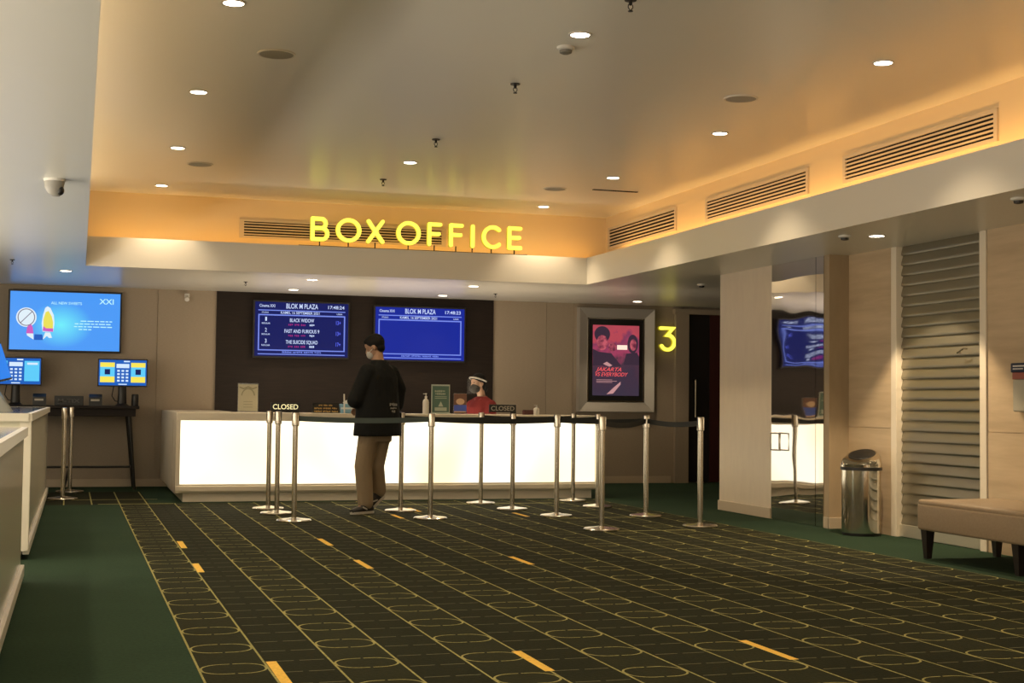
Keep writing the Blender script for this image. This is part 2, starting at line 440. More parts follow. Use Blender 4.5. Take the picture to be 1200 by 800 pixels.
# ================================================================== CEILING FITTINGS
ring_hi = lens_hi = None
def downlight(x, y, z, label, watts, group, size=98, blend=.6):
    t = thing('downlight', label, 'ceiling light', (x, y, z), group)
    mb = MB().loft([((x, y, z + .002), (.070, 0, 0), (0, .070, 0)), ((x, y, z - .006), (.072, 0, 0), (0, .072, 0)), ((x, y, z - .006), (.058, 0, 0), (0, .058, 0)), ((x, y, z - .002), (.056, 0, 0), (0, .056, 0))], 28, False)
    mb.build('trim_ring', M['white'], t, 40)
    MB().cyl(x, y, z - .005, z - .001, .057, 28).build('lens', M['lamp'], t)
    l = bpy.data.lights.new('downlight_lamp', 'SPOT'); l.energy = watts; l.color = WARM; l.spot_size = R(size); l.spot_blend = blend; l.shadow_soft_size = .05
    o = bpy.data.objects.new('downlight_lamp', l); C.objects.link(o); o.parent = t; o.location = (0, 0, -.02)
rowname = {0: 'nearest', 1: 'second', 2: 'third', 3: 'farthest'}
G1 = 'downlights in the raised ceiling'
for (x, y, lab) in [
    (.78, 7.86, 'recessed downlight at the top edge of the photo, nearest in the left row'),
    (.78, 10.25, 'recessed downlight just beyond the left ceiling speaker, second in the left row'),
    (.79, 12.62, 'recessed downlight beside the far left ceiling speaker, third in the left row'),
    (.78, 14.93, 'recessed downlight close to the orange cove at the far end of the left row'),
    (2.90, 12.62, 'lone recessed downlight in mid ceiling above the box office letters'),
    (2.84, 7.84, 'large bright recessed downlight right beside the smoke detector'),
    (4.92, 7.83, 'recessed downlight farthest right in the raised ceiling, near the largest grille'),
    (4.97, 10.34, 'recessed downlight beyond the right ceiling speaker, second in the right row'),
    (4.98, 12.76, 'recessed downlight beside the dark ceiling slot, third in the right row'),
    (4.99, 14.94, 'small recessed downlight at the far right, above the end of the letters')]:
    downlight(x, y, ZU, lab, DOWN_HI, G1)
for y in (5.4, 3.0, .6):
    for x in (.78, 2.87, 4.97):
        downlight(x, y, ZU, 'recessed downlight overhead, out of view nearer than the smoke detector', DOWN_HI * .8, G1)
G2 = 'downlights in the low ceiling'
for (x, y, lab, k) in [
    (-.16, 15.80, 'recessed downlight in the low ceiling above the left television', 1),
    (2.51, 15.78, 'larger recessed downlight in the low ceiling between the letters and the listing screen', 1),
    (2.52, 17.30, 'small recessed downlight at the top of the dark panelling, above the film listing screen', .8),
    (4.43, 15.84, 'larger recessed downlight in the low ceiling below the letter C', 1),
    (4.46, 17.42, 'small recessed downlight directly above the blank listing screen', .8),
    (7.11, 17.29, 'recessed downlight in the low ceiling above the film poster', 1),
    (6.08, 9.77, 'recessed downlight in the low ceiling in front of the roller shutter', 6.5)]:
    downlight(x, y, ZL, lab, DOWN_LO * k, G2, 100 if k < 1.2 else 92, .5 if k < 1.2 else .25)
for (x, y) in [(6.08, 6.2), (6.08, 2.6)]:
    downlight(x, y, ZL, 'recessed downlight in the low right ceiling, out of view nearer than the bench', DOWN_LO * 1.5, G2, 104, .45)
for (x, y) in [(-.9, 11.6), (-.9, 8.4), (-.9, 5.6), (-.9, 2.6), (-2.3, 13.5), (-2.3, 10), (-2.3, 6.5), (-2.3, 3)]:
    downlight(x, y, ZL, 'recessed downlight in the low left ceiling, out of view over the side counter', DOWN_LO * 2.0, G2, 120, .6)

for x, y, r, lab in [(1.165, 8.94, .125, 'round speaker grille between the two nearest left downlights'), (4.54, 9.10, .125, 'round speaker grille near the big right vent grille'),
                     (1.05, 13.43, .125, 'round speaker grille beside the third left downlight'), (4.68, 13.64, .125, 'round speaker grille far right, near the dark slot')]:
    t = thing('ceiling_speaker', lab, 'speaker', (x, y, ZU), 'round speakers in the raised ceiling')
    MB().loft([((x, y, ZU + .001), (r, 0, 0), (0, r, 0)), ((x, y, ZU - .008), (r - .004, 0, 0), (0, r - .004, 0)), ((x, y, ZU - .008), (r - .016, 0, 0), (0, r - .016, 0))], 36, False).build('rim', M['white_paint'], t, 40)
    MB().cyl(x, y, ZU - .007, ZU - .001, r - .015, 36).build('grille', mat('speaker_cloth', (.42, .40, .35), .8), t)

def sprinkler(x, y, z, lab, k=1.0):
    t = thing('sprinkler', lab, 'sprinkler', (x, y, z), 'fire sprinklers in the ceiling')
    MB().lathe([(.035 * k, 0), (.033 * k, -.008 * k), (.012 * k, -.010 * k)], x, y, 20, z).build('escutcheon', M['blackmetal'], t, 40)
    MB().lathe([(.010 * k, -.008 * k), (.010 * k, -.03 * k), (.005 * k, -.034 * k)], x, y, 12, z).tube([(x - .012 * k, y, z - .03 * k), (x - .014 * k, y, z - .045 * k), (x, y, z - .065 * k)], .003 * k, 6).tube([(x + .012 * k, y, z - .03 * k), (x + .014 * k, y, z - .045 * k), (x, y, z - .065 * k)], .003 * k, 6).build('head', M['blackmetal'], t, 40)
    MB().lathe([(.014 * k, -.064 * k), (.014 * k, -.068 * k)], x, y, 16, z).build('deflector', M['blackmetal'], t, 40)
sprinkler(2.85, 7.06, ZU, 'dark sprinkler head cut by the top edge of the photo')
sprinkler(2.862, 9.22, ZU, 'dark sprinkler head in mid ceiling below the smoke detector')
sprinkler(2.846, 11.42, ZU, 'dark sprinkler head above the lone middle downlight')
sprinkler(2.872, 13.69, ZU, 'small dark sprinkler head close to the orange cove')
sprinkler(1.83, 16.4, ZL, 'tiny sprinkler head in the low ceiling above the dark panel corner', .7)
sprinkler(5.0, 16.85, ZL, 'tiny sprinkler head in the low ceiling above the seated clerk', .7)
sprinkler(-.66, 14.74, ZL, 'tiny sprinkler head in the low ceiling at far left', .7)

x, y = 2.857, 8.15
t = thing('smoke_detector', 'white smoke detector right beside the large bright downlight', 'smoke detector', (x, y, ZU))
MB().lathe([(.055, 0), (.055, -.015), (.045, -.022)], x, y, 28, ZU).build('base', M['white'], t, 40)
MB().lathe([(.04, -.022), (.038, -.038), (.02, -.046)], x, y, 24, ZU).build('sensing_chamber', mat('grey_vents', (.2, .19, .16), .6), t, 40)

def low_device(x, y, lab):
    t = thing('ceiling_detector', lab, 'detector', (x, y, ZL), 'small detectors under the low right ceiling')
    MB().lathe([(.05, 0), (.05, -.012), (.04, -.018)], x, y, 24, ZL).build('base', M['white'], t, 40)
    MB().lathe([(.032, -.018), (.03, -.034), (.015, -.038)], x, y, 24, ZL).build('sensing_chamber', M['blackmetal'], t, 40)
low_device(5.85, 9.87, 'small black and white ceiling detector left of the shutter downlight')
low_device(5.82, 7.66, 'small black and white ceiling detector at the right edge of the photo')
low_device(6.75, 14.5, 'small ceiling detector above the gap beside the column')

x, y = -.174, 9.18
t = thing('security_camera', 'grey cone-shaped security camera hanging from the low left ceiling', 'security camera', (x, y, ZL))
MB().lathe([(.066, 0), (.066, -.014)], x, y, 28, ZL).build('mount', M['white'], t, 40)
a1, b1 = Vector((.062, 0, 0)), Vector((0, .062, 0))
gm = mat('grey_camera_shell', (.34, .32, .28), .5)
MB().loft([((x, y, ZL - .014), a1, b1), ((x - .002, y, ZL - .05), a1 * .93, b1 * .93), ((x + .004, y, ZL - .085), a1 * .70, b1 * .7), ((x + .012, y, ZL - .105), a1 * .35, b1 * .35)], 24).build('housing', gm, t, 50)
MB().ell((x + .036, y - .02, ZL - .072), .024, .026, .030).build('lens', M['black'], t, 60)

t = thing('wall_camera', 'tiny white camera at the top of the beige wall beside the dark panelling', 'security camera', (1.28, 17.98, 2.33))
MB().box(1.25, 1.31, 17.96, 18.0, 2.37, 2.42, .004).build('bracket', M['white'], t)
MB().tube([(1.28, 17.97, 2.38), (1.275, 17.90, 2.34)], [.022, .03], 14).build('body', M['white'], t, 40)

tag(MB().box(5.06, 5.56, 13.52, 13.56, ZU - .006, ZU + .001, .001).build('ceiling_slot', M['dark'], None, loc=(5.3, 13.54, ZU)), 'thin dark slot in the raised ceiling by the right downlight row', 'air slot')

# ---- air grilles on the cove wall
def grille_x(yc, ln, z0, z1, lab):          # on the right cove wall, faces -X
    t = thing('air_grille', lab, 'air vent', (6.0, yc, z0), 'long air grilles on the cove walls')
    f = MB(); y0, y1 = yc - ln / 2, yc + ln / 2
    f.box(5.985, 6.003, y0, y1, z0, z0 + .028).box(5.985, 6.003, y0, y1, z1 - .028, z1).box(5.985, 6.003, y0, y0 + .04, z0 + .028, z1 - .028).box(5.985, 6.003, y1 - .04, y1, z0 + .028, z1 - .028)
    f.build('frame', M['grille'], t)
    MB().box(5.998, 6.004, y0 + .03, y1 - .03, z0 + .02, z1 - .02).build('backing', M['dark'], t)
    l = MB(); n = 5; a, b = z0 + .034, z1 - .034
    for i in range(n):
        zc = a + (b - a) * (i + .5) / n
        l.box(5.986, 5.998, y0 + .04, y1 - .04, zc - .0068, zc + .0068)
    l.build('louvres', M['grille'], t)
grille_x(14.5, 1.98, 2.93, 3.185, 'smallest and farthest air grille on the right cove wall')
grille_x(11.75, 2.08, 2.93, 3.16, 'middle air grille on the right cove wall')
grille_x(9.12, 2.03, 2.93, 3.16, 'largest and nearest air grille on the right cove wall')
t = thing('air_grille', 'air grille on the back cove wall behind the box office letters', 'air vent', (2.83, 15.6, 2.89), 'long air grilles on the cove walls')
x0, x1, z0, z1 = 1.66, 4.02, 2.885, 3.095
MB().box(x0, x1, 15.585, 15.603, z0, z0 + .025).box(x0, x1, 15.585, 15.603, z1 - .025, z1).box(x0, x0 + .05, 15.585, 15.603, z0 + .025, z1 - .025).box(x1 - .05, x1, 15.585, 15.603, z0 + .025, z1 - .025).build('frame', M['grille'], t)
MB().box(x0 + .03, x1 - .03, 15.597, 15.604, z0 + .02, z1 - .02).build('backing', M['dark'], t)
l = MB()
for i in range(5):
    zc = z0 + .028 + (z1 - z0 - .056) * (i + .5) / 5
    l.box(x0 + .05, x1 - .05, 15.586, 15.597, zc - .0062, zc + .0062)
l.build('louvres', M['grille'], t)

# ================================================================== LETTERS
def arc(cx, cz, rx, rz, a0, a1, n=20): return [(cx + rx * cos(R(a0 + (a1 - a0) * i / n)), cz + rz * sin(R(a0 + (a1 - a0) * i / n))) for i in range(n + 1)]
def px2x(p): return 2.376 + (p - 364) * (4.788 - 2.376) / 246.0
sign = thing('box_office_sign', 'lit yellow letters reading BOX OFFICE standing on the cream lip', 'sign', (3.6, 15.13, ZB))
zb, zt = 2.832, 3.098; SW = .042; h = SW / 2
def letter(name, p0, p1, fn):
    a, b = px2x(p0), px2x(p1)
    mb = MB(); side = MB(); pins = MB()
    for pts, closed in fn(a + h, b - h, zb + h, zt - h):
        mb.stroke(pts, SW, 15.105, 15.125, closed); side.stroke(pts, SW + .004, 15.125, 15.16, closed)
    lt = mb.build('letter', M['yellow'], sign)
    side.build('letter_return', M['yellowside'], lt)
    xm = (a + b) / 2
    MB().box(xm - .006, xm + .006, 15.13, 15.142, ZB, zb + .012).build('pin', M['blackmetal'], lt)
def fB(a, b, z0, z1):
    zm = (z0 + z1) / 2 + .01; rr = (z1 - zm) / 2; r2 = (zm - z0) / 2
    return [([(a, z0), (a, z1)], False), ([(a, z1), (b - rr - .02, z1)] + arc(b - rr - .02, z1 - rr, rr, rr, 88, -88, 12) + [(b - rr - .02, zm), (a, zm)], False),
            ([(a, zm), (b - r2, zm)] + arc(b - r2, zm - r2, r2, r2, 88, -88, 12) + [(b - r2, z0), (a, z0)], False)]
def fO(a, b, z0, z1): return [(arc((a + b) / 2, (z0 + z1) / 2, (b - a) / 2, (z1 - z0) / 2, 0, 354, 47), True)]
def fX(a, b, z0, z1): return [([(a, z0), (b, z1)], False), ([(a, z1), (b, z0)], False)]
def fF(a, b, z0, z1): return [([(a, z0), (a, z1)], False), ([(a, z1), (b, z1)], False), ([(a, (z0 + z1) / 2 + .005), (b - .015, (z0 + z1) / 2 + .005)], False)]
def fI(a, b, z0, z1): return [([((a + b) / 2, z0), ((a + b) / 2, z1)], False)]
def fC(a, b, z0, z1): return [(arc((a + b) / 2 + .012, (z0 + z1) / 2, (b - a) / 2 + .012, (z1 - z0) / 2, 48, 312, 32), False)]
def fE(a, b, z0, z1): return fF(a, b, z0, z1) + [([(a, z0), (b, z0)], False)]
for nm, p0, p1, fn in [('B', 364, 385, fB), ('O', 392.5, 421, fO), ('X', 427, 447.5, fX), ('O', 461.5, 489.5, fO), ('F', 497.5, 514.5, fF), ('F', 523, 540, fF), ('I', 548, 554, fI), ('C', 562, 586, fC), ('E', 593, 610.5, fE)]:
    letter(nm, p0, p1, fn)
MB().box(2.25, 4.86, 15.115, 15.15, ZB - .004, ZB + .008).build('mounting_rail', M['blackmetal'], sign)

three = thing('number_sign', 'lit yellow number 3 on the wall between the poster and the dark door', 'sign', (7.835, 17.96, 1.85))
a, b, z0, z1 = 7.728, 7.945, 1.86, 2.155
rr = .102
pts = [(a + .01, z1), (b - .02, z1), ((a + b) / 2 + .0, z0 + 2 * rr - .005)] + arc((a + b) / 2 + .005, z0 + rr - .004, rr, rr, 78, -150, 22)
f = MB().stroke(pts, .05, 17.94, 17.955).build('numeral', M['yellow'], three)
MB().stroke(pts, .056, 17.955, 18.0).build('numeral_return', M['yellowside'], f)

# ================================================================== TICKET COUNTER
tc = thing('ticket_counter', 'long cream ticket counter with a glowing backlit front', 'counter', (3.4, 15.3, 0))
CT = .955
MB().box(1.0, 5.80, 15.20, 15.98, .868, CT, .006).box(1.0, 1.70, 15.9, 17.98, .868, CT, .006).build('counter_top', M['cream'], tc)
MB().box(1.03, 5.76, 15.262, 15.30, .185, .868).box(1.0, 1.06, 15.3, 17.98, .12, .868).box(1.0, 1.045, 15.21, 15.32, .10, .868).box(5.755, 5.80, 15.21, 15.98, .10, .868).box(1.02, 5.78, 15.215, 15.28, .175, .187).build('body', M['cream'], tc)
mb = MB(); prof = []
mb.prism([(1.0, 15.215, .10), (1.0, 15.20, .12), (1.0, 15.20, .165), (1.0, 15.235, .187), (1.0, 15.30, .187), (1.0, 15.30, .10)], (4.8, 0, 0))
mb.box(1.0, 1.06, 15.3, 17.98, .10, .125)
mb.build('bottom_rail', M['cream'], tc)
MB().box(1.045, 5.755, 15.252, 15.263, .187, .868).build('glowing_panel', M['glow'], tc)
MB().box(1.085, 5.72, 15.265, 15.32, 0, .105).box(1.085, 1.14, 15.3, 17.98, 0, .105).build('plinth', M['cream'], tc)
MB().box(1.002, 1.004, 16.4, 16.41, .12, .866).box(.998, 1.004, 15.7, 15.705, .12, .866).build('panel_joint', M['base'], tc)

# ================================================================== SCREENS
def tv(x0, x1, z0, z1, label, name, scr, y=17.955, depth=.05, group=None, loc=None, bez=.022):
    t = thing(name, label, 'screen', ((x0 + x1) / 2, y, z0), group)
    MB().box(x0, x1, y - depth, y, z0, z1, .006).build('bezel', M['black'], t)
    MB().box(x0 + bez, x1 - bez, y - depth - .003, y - depth + .002, z0 + bez, z1 - bez).build('display', scr, t)
    MB().box((x0 + x1) / 2 - .15, (x0 + x1) / 2 + .15, y - .002, 17.99, (z0 + z1) / 2 - .1, (z0 + z1) / 2 + .1).build('wall_bracket', M['blackmetal'], t)
    return t, y - depth - .005
def listing(x0, x1, z0, z1, label, scr, films, clock):
    t, yf = tv(x0, x1, z0, z1, label, 'listing_screen', scr, group='film listing screens on the dark panelling', y=17.93)
    W_, H = x1 - x0, z1 - z0
    U = lambda k: x0 + W_ * k
    V = lambda k: z1 - H * k
    ln = MB()
    def hl(k, th=.010, a=.05, b=.95): ln.box(U(a), U(b), yf - .001, yf + .001, V(k) - th / 2, V(k) + th / 2)
    hl(.175, .012); hl(.935, .012)
    hl(.255, .016); hl(.865, .014)
    ln.box(U(.05), U(.063), yf - .001, yf + .001, V(.865), V(.255)).box(U(.937), U(.95), yf - .001, yf + .001, V(.865), V(.255))
    ln.build('screen_frame_lines', M['scr_line'], t)
    def line(body, x, z, h, wd, align='C', m='scr_white', name='screen_text'):
        MB().text(body, x, yf, z, h, wd, align).build(name, M[m], t)
    line('BLOK M PLAZA', U(.5), V(.135), .062, W_ * .33)
    line('Cinema XXI', U(.06), V(.12), .036, W_ * .16, 'L')
    line(clock, U(.94), V(.125), .042, W_ * .17, 'R')
    line('KAMIS, 16 SEPTEMBER 2021', U(.48), V(.232), .032, W_ * .40)
    line('STUDIO', U(.12), V(.225), .018, W_ * .07); line('USIA', U(.89), V(.225), .018, W_ * .06)
    MB().scribble(U(.30), U(.70), yf, V(.912), .022, 4).build('screen_text', M['scr_line'], t)
    for i, (nm, wd) in enumerate(films):
        k = .36 + .19 * i
        line(str(i + 1), U(.13), V(k), .050, .022); line('REGULAR', U(.13), V(k + .055), .020, W_ * .085)
        line(nm, U(.5), V(k + .01), .046, W_ * wd)
        MB().scribble(U(.36), U(.56), yf, V(k + .075), .026, 3).build('showtimes_text', M['scr_red'], t)
        MB().scribble(U(.58), U(.645), yf, V(k + .075), .028, 1).build('showtimes_text', M['scr_white'], t)
        line('13+' if i < 2 else '17+', U(.88), V(k + .04), .05, W_ * .05, 'C', 'scr_pale', 'rating_text')
listing(2.10, 3.34, 1.63, 2.365, 'navy screen listing three films, left of the two on the dark panelling', M['scr_navy'],
        [('BLACK WIDOW', .25), ('FAST AND FURIOUS 9', .36), ('THE SUICIDE SQUAD', .33)], '17:48:24')
listing(3.655, 4.90, 1.615, 2.345, 'bright blue screen with an empty list, right of the two on the dark panelling', M['scr_blue'], [], '17:48:23')

# big television at left: cool gradient picture
msc = mat('television_picture', (.01, .01, .01), .3, emit=srgb(50, 150, 245), estr=1.0)
nt = msc.node_tree; X.nt = nt
g = nt.nodes.new('ShaderNodeNewGeometry'); sp = nt.nodes.new('ShaderNodeSeparateXYZ'); nt.links.new(g.outputs['Position'], sp.inputs[0])
dxx = (X(sp.outputs[0]) + .22) * 1.15; dzz = X(sp.outputs[2]) - 1.98
dd = X.m('SQRT', dxx * dxx + dzz * dzz * 2.2)
rp = nt.nodes.new('ShaderNodeValToRGB'); rp.color_ramp.elements[0].color = srgb(105, 235, 250); rp.color_ramp.elements[1].color = srgb(62, 150, 245)
rp.color_ramp.elements[0].position = 0; rp.color_ramp.elements[1].position = .42
nt.links.new(dd.k, rp.inputs[0]); nt.links.new(rp.outputs[0], bsdf(msc).inputs['Emission Color'])
x0, x1, z0, z1 = -.835, .492, 1.648, 2.400
t, yf = tv(x0, x1, z0, z1, 'large bright blue television above the ticket kiosks', 'television', msc, y=17.95)
U = lambda p: x0 + (x1 - x0) * (p - 62) / 786.0            # crop pixels of the picture
V = lambda p: z1 - (z1 - z0) * (p - 243) / 440.0
tx = MB().text('XXI', U(738), yf, V(332), .065, .17).text('ALL NEW SWEETS', U(460), yf, V(342), .032, .36)
for k, (a, b) in enumerate([(560, 780), (520, 780), (515, 780), (548, 648)]):
    zz = V(458 + 20 * k); xx = U(a)
    while xx < U(b) - .02:
        wd = random.uniform(.03, .075); tx.box(xx, min(xx + wd, U(b)), yf - .001, yf + .001, zz - .006, zz + .006); xx += wd + .012
tx.build('screen_text', e8('tv_text', 190, 245, 255), t)
pw = MB(); cx, cz = U(187), V(440)
pw.prism([(cx + .118 * cos(k * pi / 18), yf, cz + .118 * sin(k * pi / 18)) for k in range(36)], (0, .001, 0))
pw.prism([(U(300), yf, V(600)), (U(318), yf, V(545)), (U(352), yf, V(545)), (U(366), yf, V(582)), (U(345), yf, V(585)), (U(330), yf, V(570))], (0, .001, 0))
pw.prism([(U(195), yf, V(570)), (U(240), yf, V(598)), (U(236), yf, V(540)), (U(190), yf, V(545))], (0, .001, 0))
pw.prism([(U(p), yf + .0005, V(q)) for p, q in [(300, 540), (292, 480), (300, 420), (314, 370), (330, 358), (350, 370), (374, 420), (380, 480), (372, 540)]], (0, .001, 0))
pw.build('picture_white_shapes', e8('tv_white', 225, 240, 250), t)
ln = MB(); ln.stroke(arc(cx, cz, .095, .10, 0, 354, 36), .010, yf - .003, yf - .001, True); ln.stroke([(cx - .068, cz - .072), (cx + .068, cz + .072)], .009, yf - .003, yf - .001)
ln.build('picture_slashed_circle', e8('tv_grey', 120, 110, 130), t)
MB().prism([(U(p), yf - .003, V(q)) for p, q in [(188, 555), (196, 505), (218, 485), (232, 510), (238, 555)]], (0, .001, 0)).prism([(U(p), yf - .003, V(q)) for p, q in [(300, 535), (305, 500), (322, 515), (372, 515), (372, 540)]], (0, .001, 0)).build('picture_pink_shapes', e8('tv_pink', 205, 95, 190), t)
MB().prism([(U(p), yf - .002, V(q)) for p, q in [(304, 515), (304, 450), (318, 400), (338, 392), (360, 430), (370, 470), (370, 515)]], (0, .001, 0)).build('picture_yellow_shape', e8('tv_yellow', 235, 225, 90), t)
MB().prism([(U(p), yf - .001, V(q)) for p, q in [(242, 600), (246, 560), (298, 560), (305, 600)]], (0, .001, 0)).build('picture_blue_box', e8('tv_navy', 40, 95, 190), t)

# ================================================================== POSTER LIGHT BOX
x0, x1, z0, z1 = 6.52, 7.625, .985, 2.405
fr_ = thing('poster_light_box', 'glowing film poster in a wide metal frame beside the number 3', 'poster', ((x0 + x1) / 2, 18.0, z0))
mb = MB(); i0, i1, j0, j1 = x0 + .135, x1 - .135, z0 + .135, z1 - .135
o_ = [(x0, 17.90, z0), (x1, 17.90, z0), (x1, 17.90, z1), (x0, 17.90, z1)]; i_ = [(i0, 17.955, j0), (i1, 17.955, j0), (i1, 17.955, j1), (i0, 17.955, j1)]
b_ = [(x0 - .01, 18.0, z0 - .01), (x1 + .01, 18.0, z0 - .01), (x1 + .01, 18.0, z1 + .01), (x0 - .01, 18.0, z1 + .01)]
for k in range(4):
    n_ = (k + 1) % 4
    mb.quad([o_[k], o_[n_], i_[n_], i_[k]]); mb.quad([b_[k], b_[n_], o_[n_], o_[k]])
mb.quad([(b[0], 17.998, b[2]) for b in b_])
mb.build('frame', M['frame_light'], fr_)
MB().box(i0 - .002, i1 + .002, 17.945, 17.97, j0 - .002, j0 + .014).box(i0 - .002, i1 + .002, 17.945, 17.97, j1 - .014, j1 + .002).box(i0 - .002, i0 + .014, 17.945, 17.97, j0, j1).box(i1 - .014, i1 + .002, 17.945, 17.97, j0, j1).build('inner_trim', M['steel'], fr_)
MB().box(i0, i1, 17.958, 17.975, j0, j1).build('black_border', M['black'], fr_)
pa, pb, pc, pd = i0 + .075, i1 - .075, j0 + .085, j1 - .095
mp = mat('poster_print', (.01, .01, .01), .25, emit=(.4, .1, .15), estr=.68)
nt = mp.node_tree; X.nt = nt
g = nt.nodes.new('ShaderNodeNewGeometry'); sp = nt.nodes.new('ShaderNodeSeparateXYZ'); nt.links.new(g.outputs['Position'], sp.inputs[0])
nz = nt.nodes.new('ShaderNodeTexNoise'); nz.inputs['Scale'].default_value = 5; nz.inputs['Detail'].default_value = 4; nt.links.new(g.outputs['Position'], nz.inputs['Vector'])
kk = (X(sp.outputs[2]) - pc) / (pd - pc) + (X(nz.outputs['Fac']) - .5) * .85
rp = nt.nodes.new('ShaderNodeValToRGB'); cr = rp.color_ramp
cr.elements[0].position = 0; cr.elements[0].color = srgb(72, 60, 80); cr.elements[1].position = 1; cr.elements[1].color = srgb(205, 84, 98)
for p_, c_ in [(.25, (78, 58, 78)), (.45, (92, 60, 78)), (.62, (190, 75, 110)), (.78, (150, 70, 105)), (.88, (215, 85, 100))]:
    e = cr.elements.new(p_); e.color = srgb(*c_)
nt.links.new(kk.k, rp.inputs[0]); nt.links.new(rp.outputs[0], bsdf(mp).inputs['Emission Color'])
art = MB().box(pa, pb, 17.953, 17.959, pc, pd).build('poster_print', mp, fr_)
UX = lambda k: pa + (pb - pa) * k
VZ = lambda k: pc + (pd - pc) * k
def disc(mb, kx, kz, rx, rz, y): mb.prism([(UX(kx) + rx * cos(a * pi / 14), y, VZ(kz) + rz * sin(a * pi / 14)) for a in range(28)], (0, .001, 0))
dk = MB(); disc(dk, .20, .87, .115, .11, 17.9515); disc(dk, .86, .74, .078, .13, 17.9515)
dk.prism([(UX(a), 17.9515, VZ(b)) for a, b in [(0, .42), (0, .66), (.12, .62), (.40, .60), (.52, .50), (.62, .42)]], (0, .001, 0))
dk.prism([(UX(a), 17.9515, VZ(b)) for a, b in [(.66, .44), (.72, .60), (.95, .62), (1, .56), (1, .44)]], (0, .001, 0))
dkm = e8('poster_dark', 66, 48, 64, .8)
dk.build('printed_dark_figures', dkm, art)
def mottled(name, c0, c1, sc, st):
    m = emis(name, srgb(*c0), st); f = noise_of(m, sc, (1, 1, 1), 3, .6); n_ = m.node_tree
    r_ = n_.nodes.new('ShaderNodeValToRGB'); r_.color_ramp.elements[0].position = .38; r_.color_ramp.elements[1].position = .62
    r_.color_ramp.elements[0].color = srgb(*c0); r_.color_ramp.elements[1].color = srgb(*c1)
    n_.links.new(f, r_.inputs[0]); n_.links.new(r_.outputs[0], bsdf(m).inputs['Emission Color']); return m
rose = mottled('poster_rose', (120, 50, 72), (222, 104, 118), 14, .75)
for a_ in [(.20, .75, .080, .105), (.87, .725, .048, .080), (.42, .69, .06, .06)]:
    fc = MB(); disc(fc, a_[0], a_[1], a_[2], a_[3], 17.950); fc.build('printed_face', rose, art)
hl_ = MB(); hl_.box(UX(.52), UX(.74), 17.949, 17.950, VZ(.655), VZ(.72)); hl_.build('printed_bright_window', e8('poster_glare', 255, 225, 205, 1.1), art)
tt = MB(); tt.text('JAKARTA', UX(.06), 17.949, VZ(.345), .052, .38, 'L', .35).text('VS EVERYBODY', UX(.06), 17.949, VZ(.275), .052, .48, 'L', .35)
tt.build('poster_title', e8('poster_title_coral', 240, 88, 92, 1.0), art)
sm = MB(); sm.prism([(UX(a), 17.949, VZ(b)) for a, b in [(.30, .02), (.46, .12), (.60, .20), (.60, .16), (.44, .03)]], (0, .001, 0)); sm.prism([(UX(a), 17.949, VZ(b)) for a, b in [(.22, .45), (.30, .48), (.42, .43), (.36, .41), (.28, .43)]], (0, .001, 0))
for k in range(3): sm.box(UX(.08), UX(.42 + .1 * (k % 2)), 17.949, 17.950, VZ(.22 - .018 * k), VZ(.226 - .018 * k))
sm.build('printed_pale_strokes', e8('poster_pale', 205, 150, 150, .9), art)

# ================================================================== STANCHIONS
def stanchion(x, y, lab, belts=(), beltm='belt', sag=.012):
    t = thing('stanchion', lab, 'stanchion', (x, y, 0), 'steel belt stanchions')
    MB().lathe([(.155, 0), (.158, .004), (.158, .012), (.150, .020), (.060, .030), (.034, .036)], x, y, 40).build('base', M['steel'], t, 35)
    MB().lathe([(.0235, .03), (.0235, .87)], x, y, 24).build('pole', M['steel'], t, 40)
    MB().lathe([(.028, .862), (.033, .866), (.033, .975), (.031, .983), (.020, .986)], x, y, 24).build('belt_head', M['steel'], t, 40)
    for (x2, y2, mm) in belts:
        p, q = Vector((x, y, 0)), Vector((x2, y2, 0)); d = (q - p).normalized(); nrm = Vector((-d.y, d.x, 0)) * .0015
        mb = MB(); n = 14; prev = None; L = (q - p).length
        for i in range(n + 1):
            s_ = i / n; c = p + d * (.03 + (L - .06) * s_); zz = .930 - sag * L * 4 * s_ * (1 - s_)
            ring = [mb.bm.verts.new(c + nrm + Vector((0, 0, zz - .024))), mb.bm.verts.new(c + nrm + Vector((0, 0, zz + .024))), mb.bm.verts.new(c - nrm + Vector((0, 0, zz + .024))), mb.bm.verts.new(c - nrm + Vector((0, 0, zz - .024)))]
            if prev:
                for k in range(4): mb.bm.faces.new((prev[k], prev[(k + 1) % 4], ring[(k + 1) % 4], ring[k]))
            else: mb.bm.faces.new(ring)
            prev = ring
        mb.bm.faces.new(prev[::-1])
        mb.build('belt', M[mm], t)
    return t
P1, P2, P3, P4 = (1.89, 12.70), (1.85, 13.55), (1.845, 14.15), (3.095, 13.67)
P5, P6, P7, P8 = (3.17, 12.74), (4.18, 14.56), (4.27, 13.70), (4.445, 12.82)
P9, P10, P11, P12, P13 = (5.32, 14.79), (5.28, 13.90), (4.362, 11.38), (5.32, 12.68), (5.37, 11.54)
stanchion(*P1, 'steel belt stanchion nearest of the three clustered under the left CLOSED sign', [(P5[0], P5[1], 'beltgrey')])
stanchion(*P2, 'steel belt stanchion in the middle of the three clustered under the left CLOSED sign')
stanchion(*P3, 'steel belt stanchion farthest of the three clustered under the left CLOSED sign')
stanchion(*P4, 'steel belt stanchion directly right of the standing man', [(P7[0], P7[1], 'belt')])
stanchion(*P5, 'steel belt stanchion in front of the green framed notice', [(P8[0], P8[1], 'belt')])
stanchion(*P6, 'slim-looking steel stanchion under the left edge of the right CLOSED sign', [(P9[0], P9[1], 'belt')])
stanchion(*P7, 'steel belt stanchion at the right edge of the right CLOSED sign', [(P10[0], P10[1], 'belt')])
stanchion(*P8, 'steel belt stanchion just left of the right end of the counter, in the front row', [(P12[0], P12[1], 'belt')])
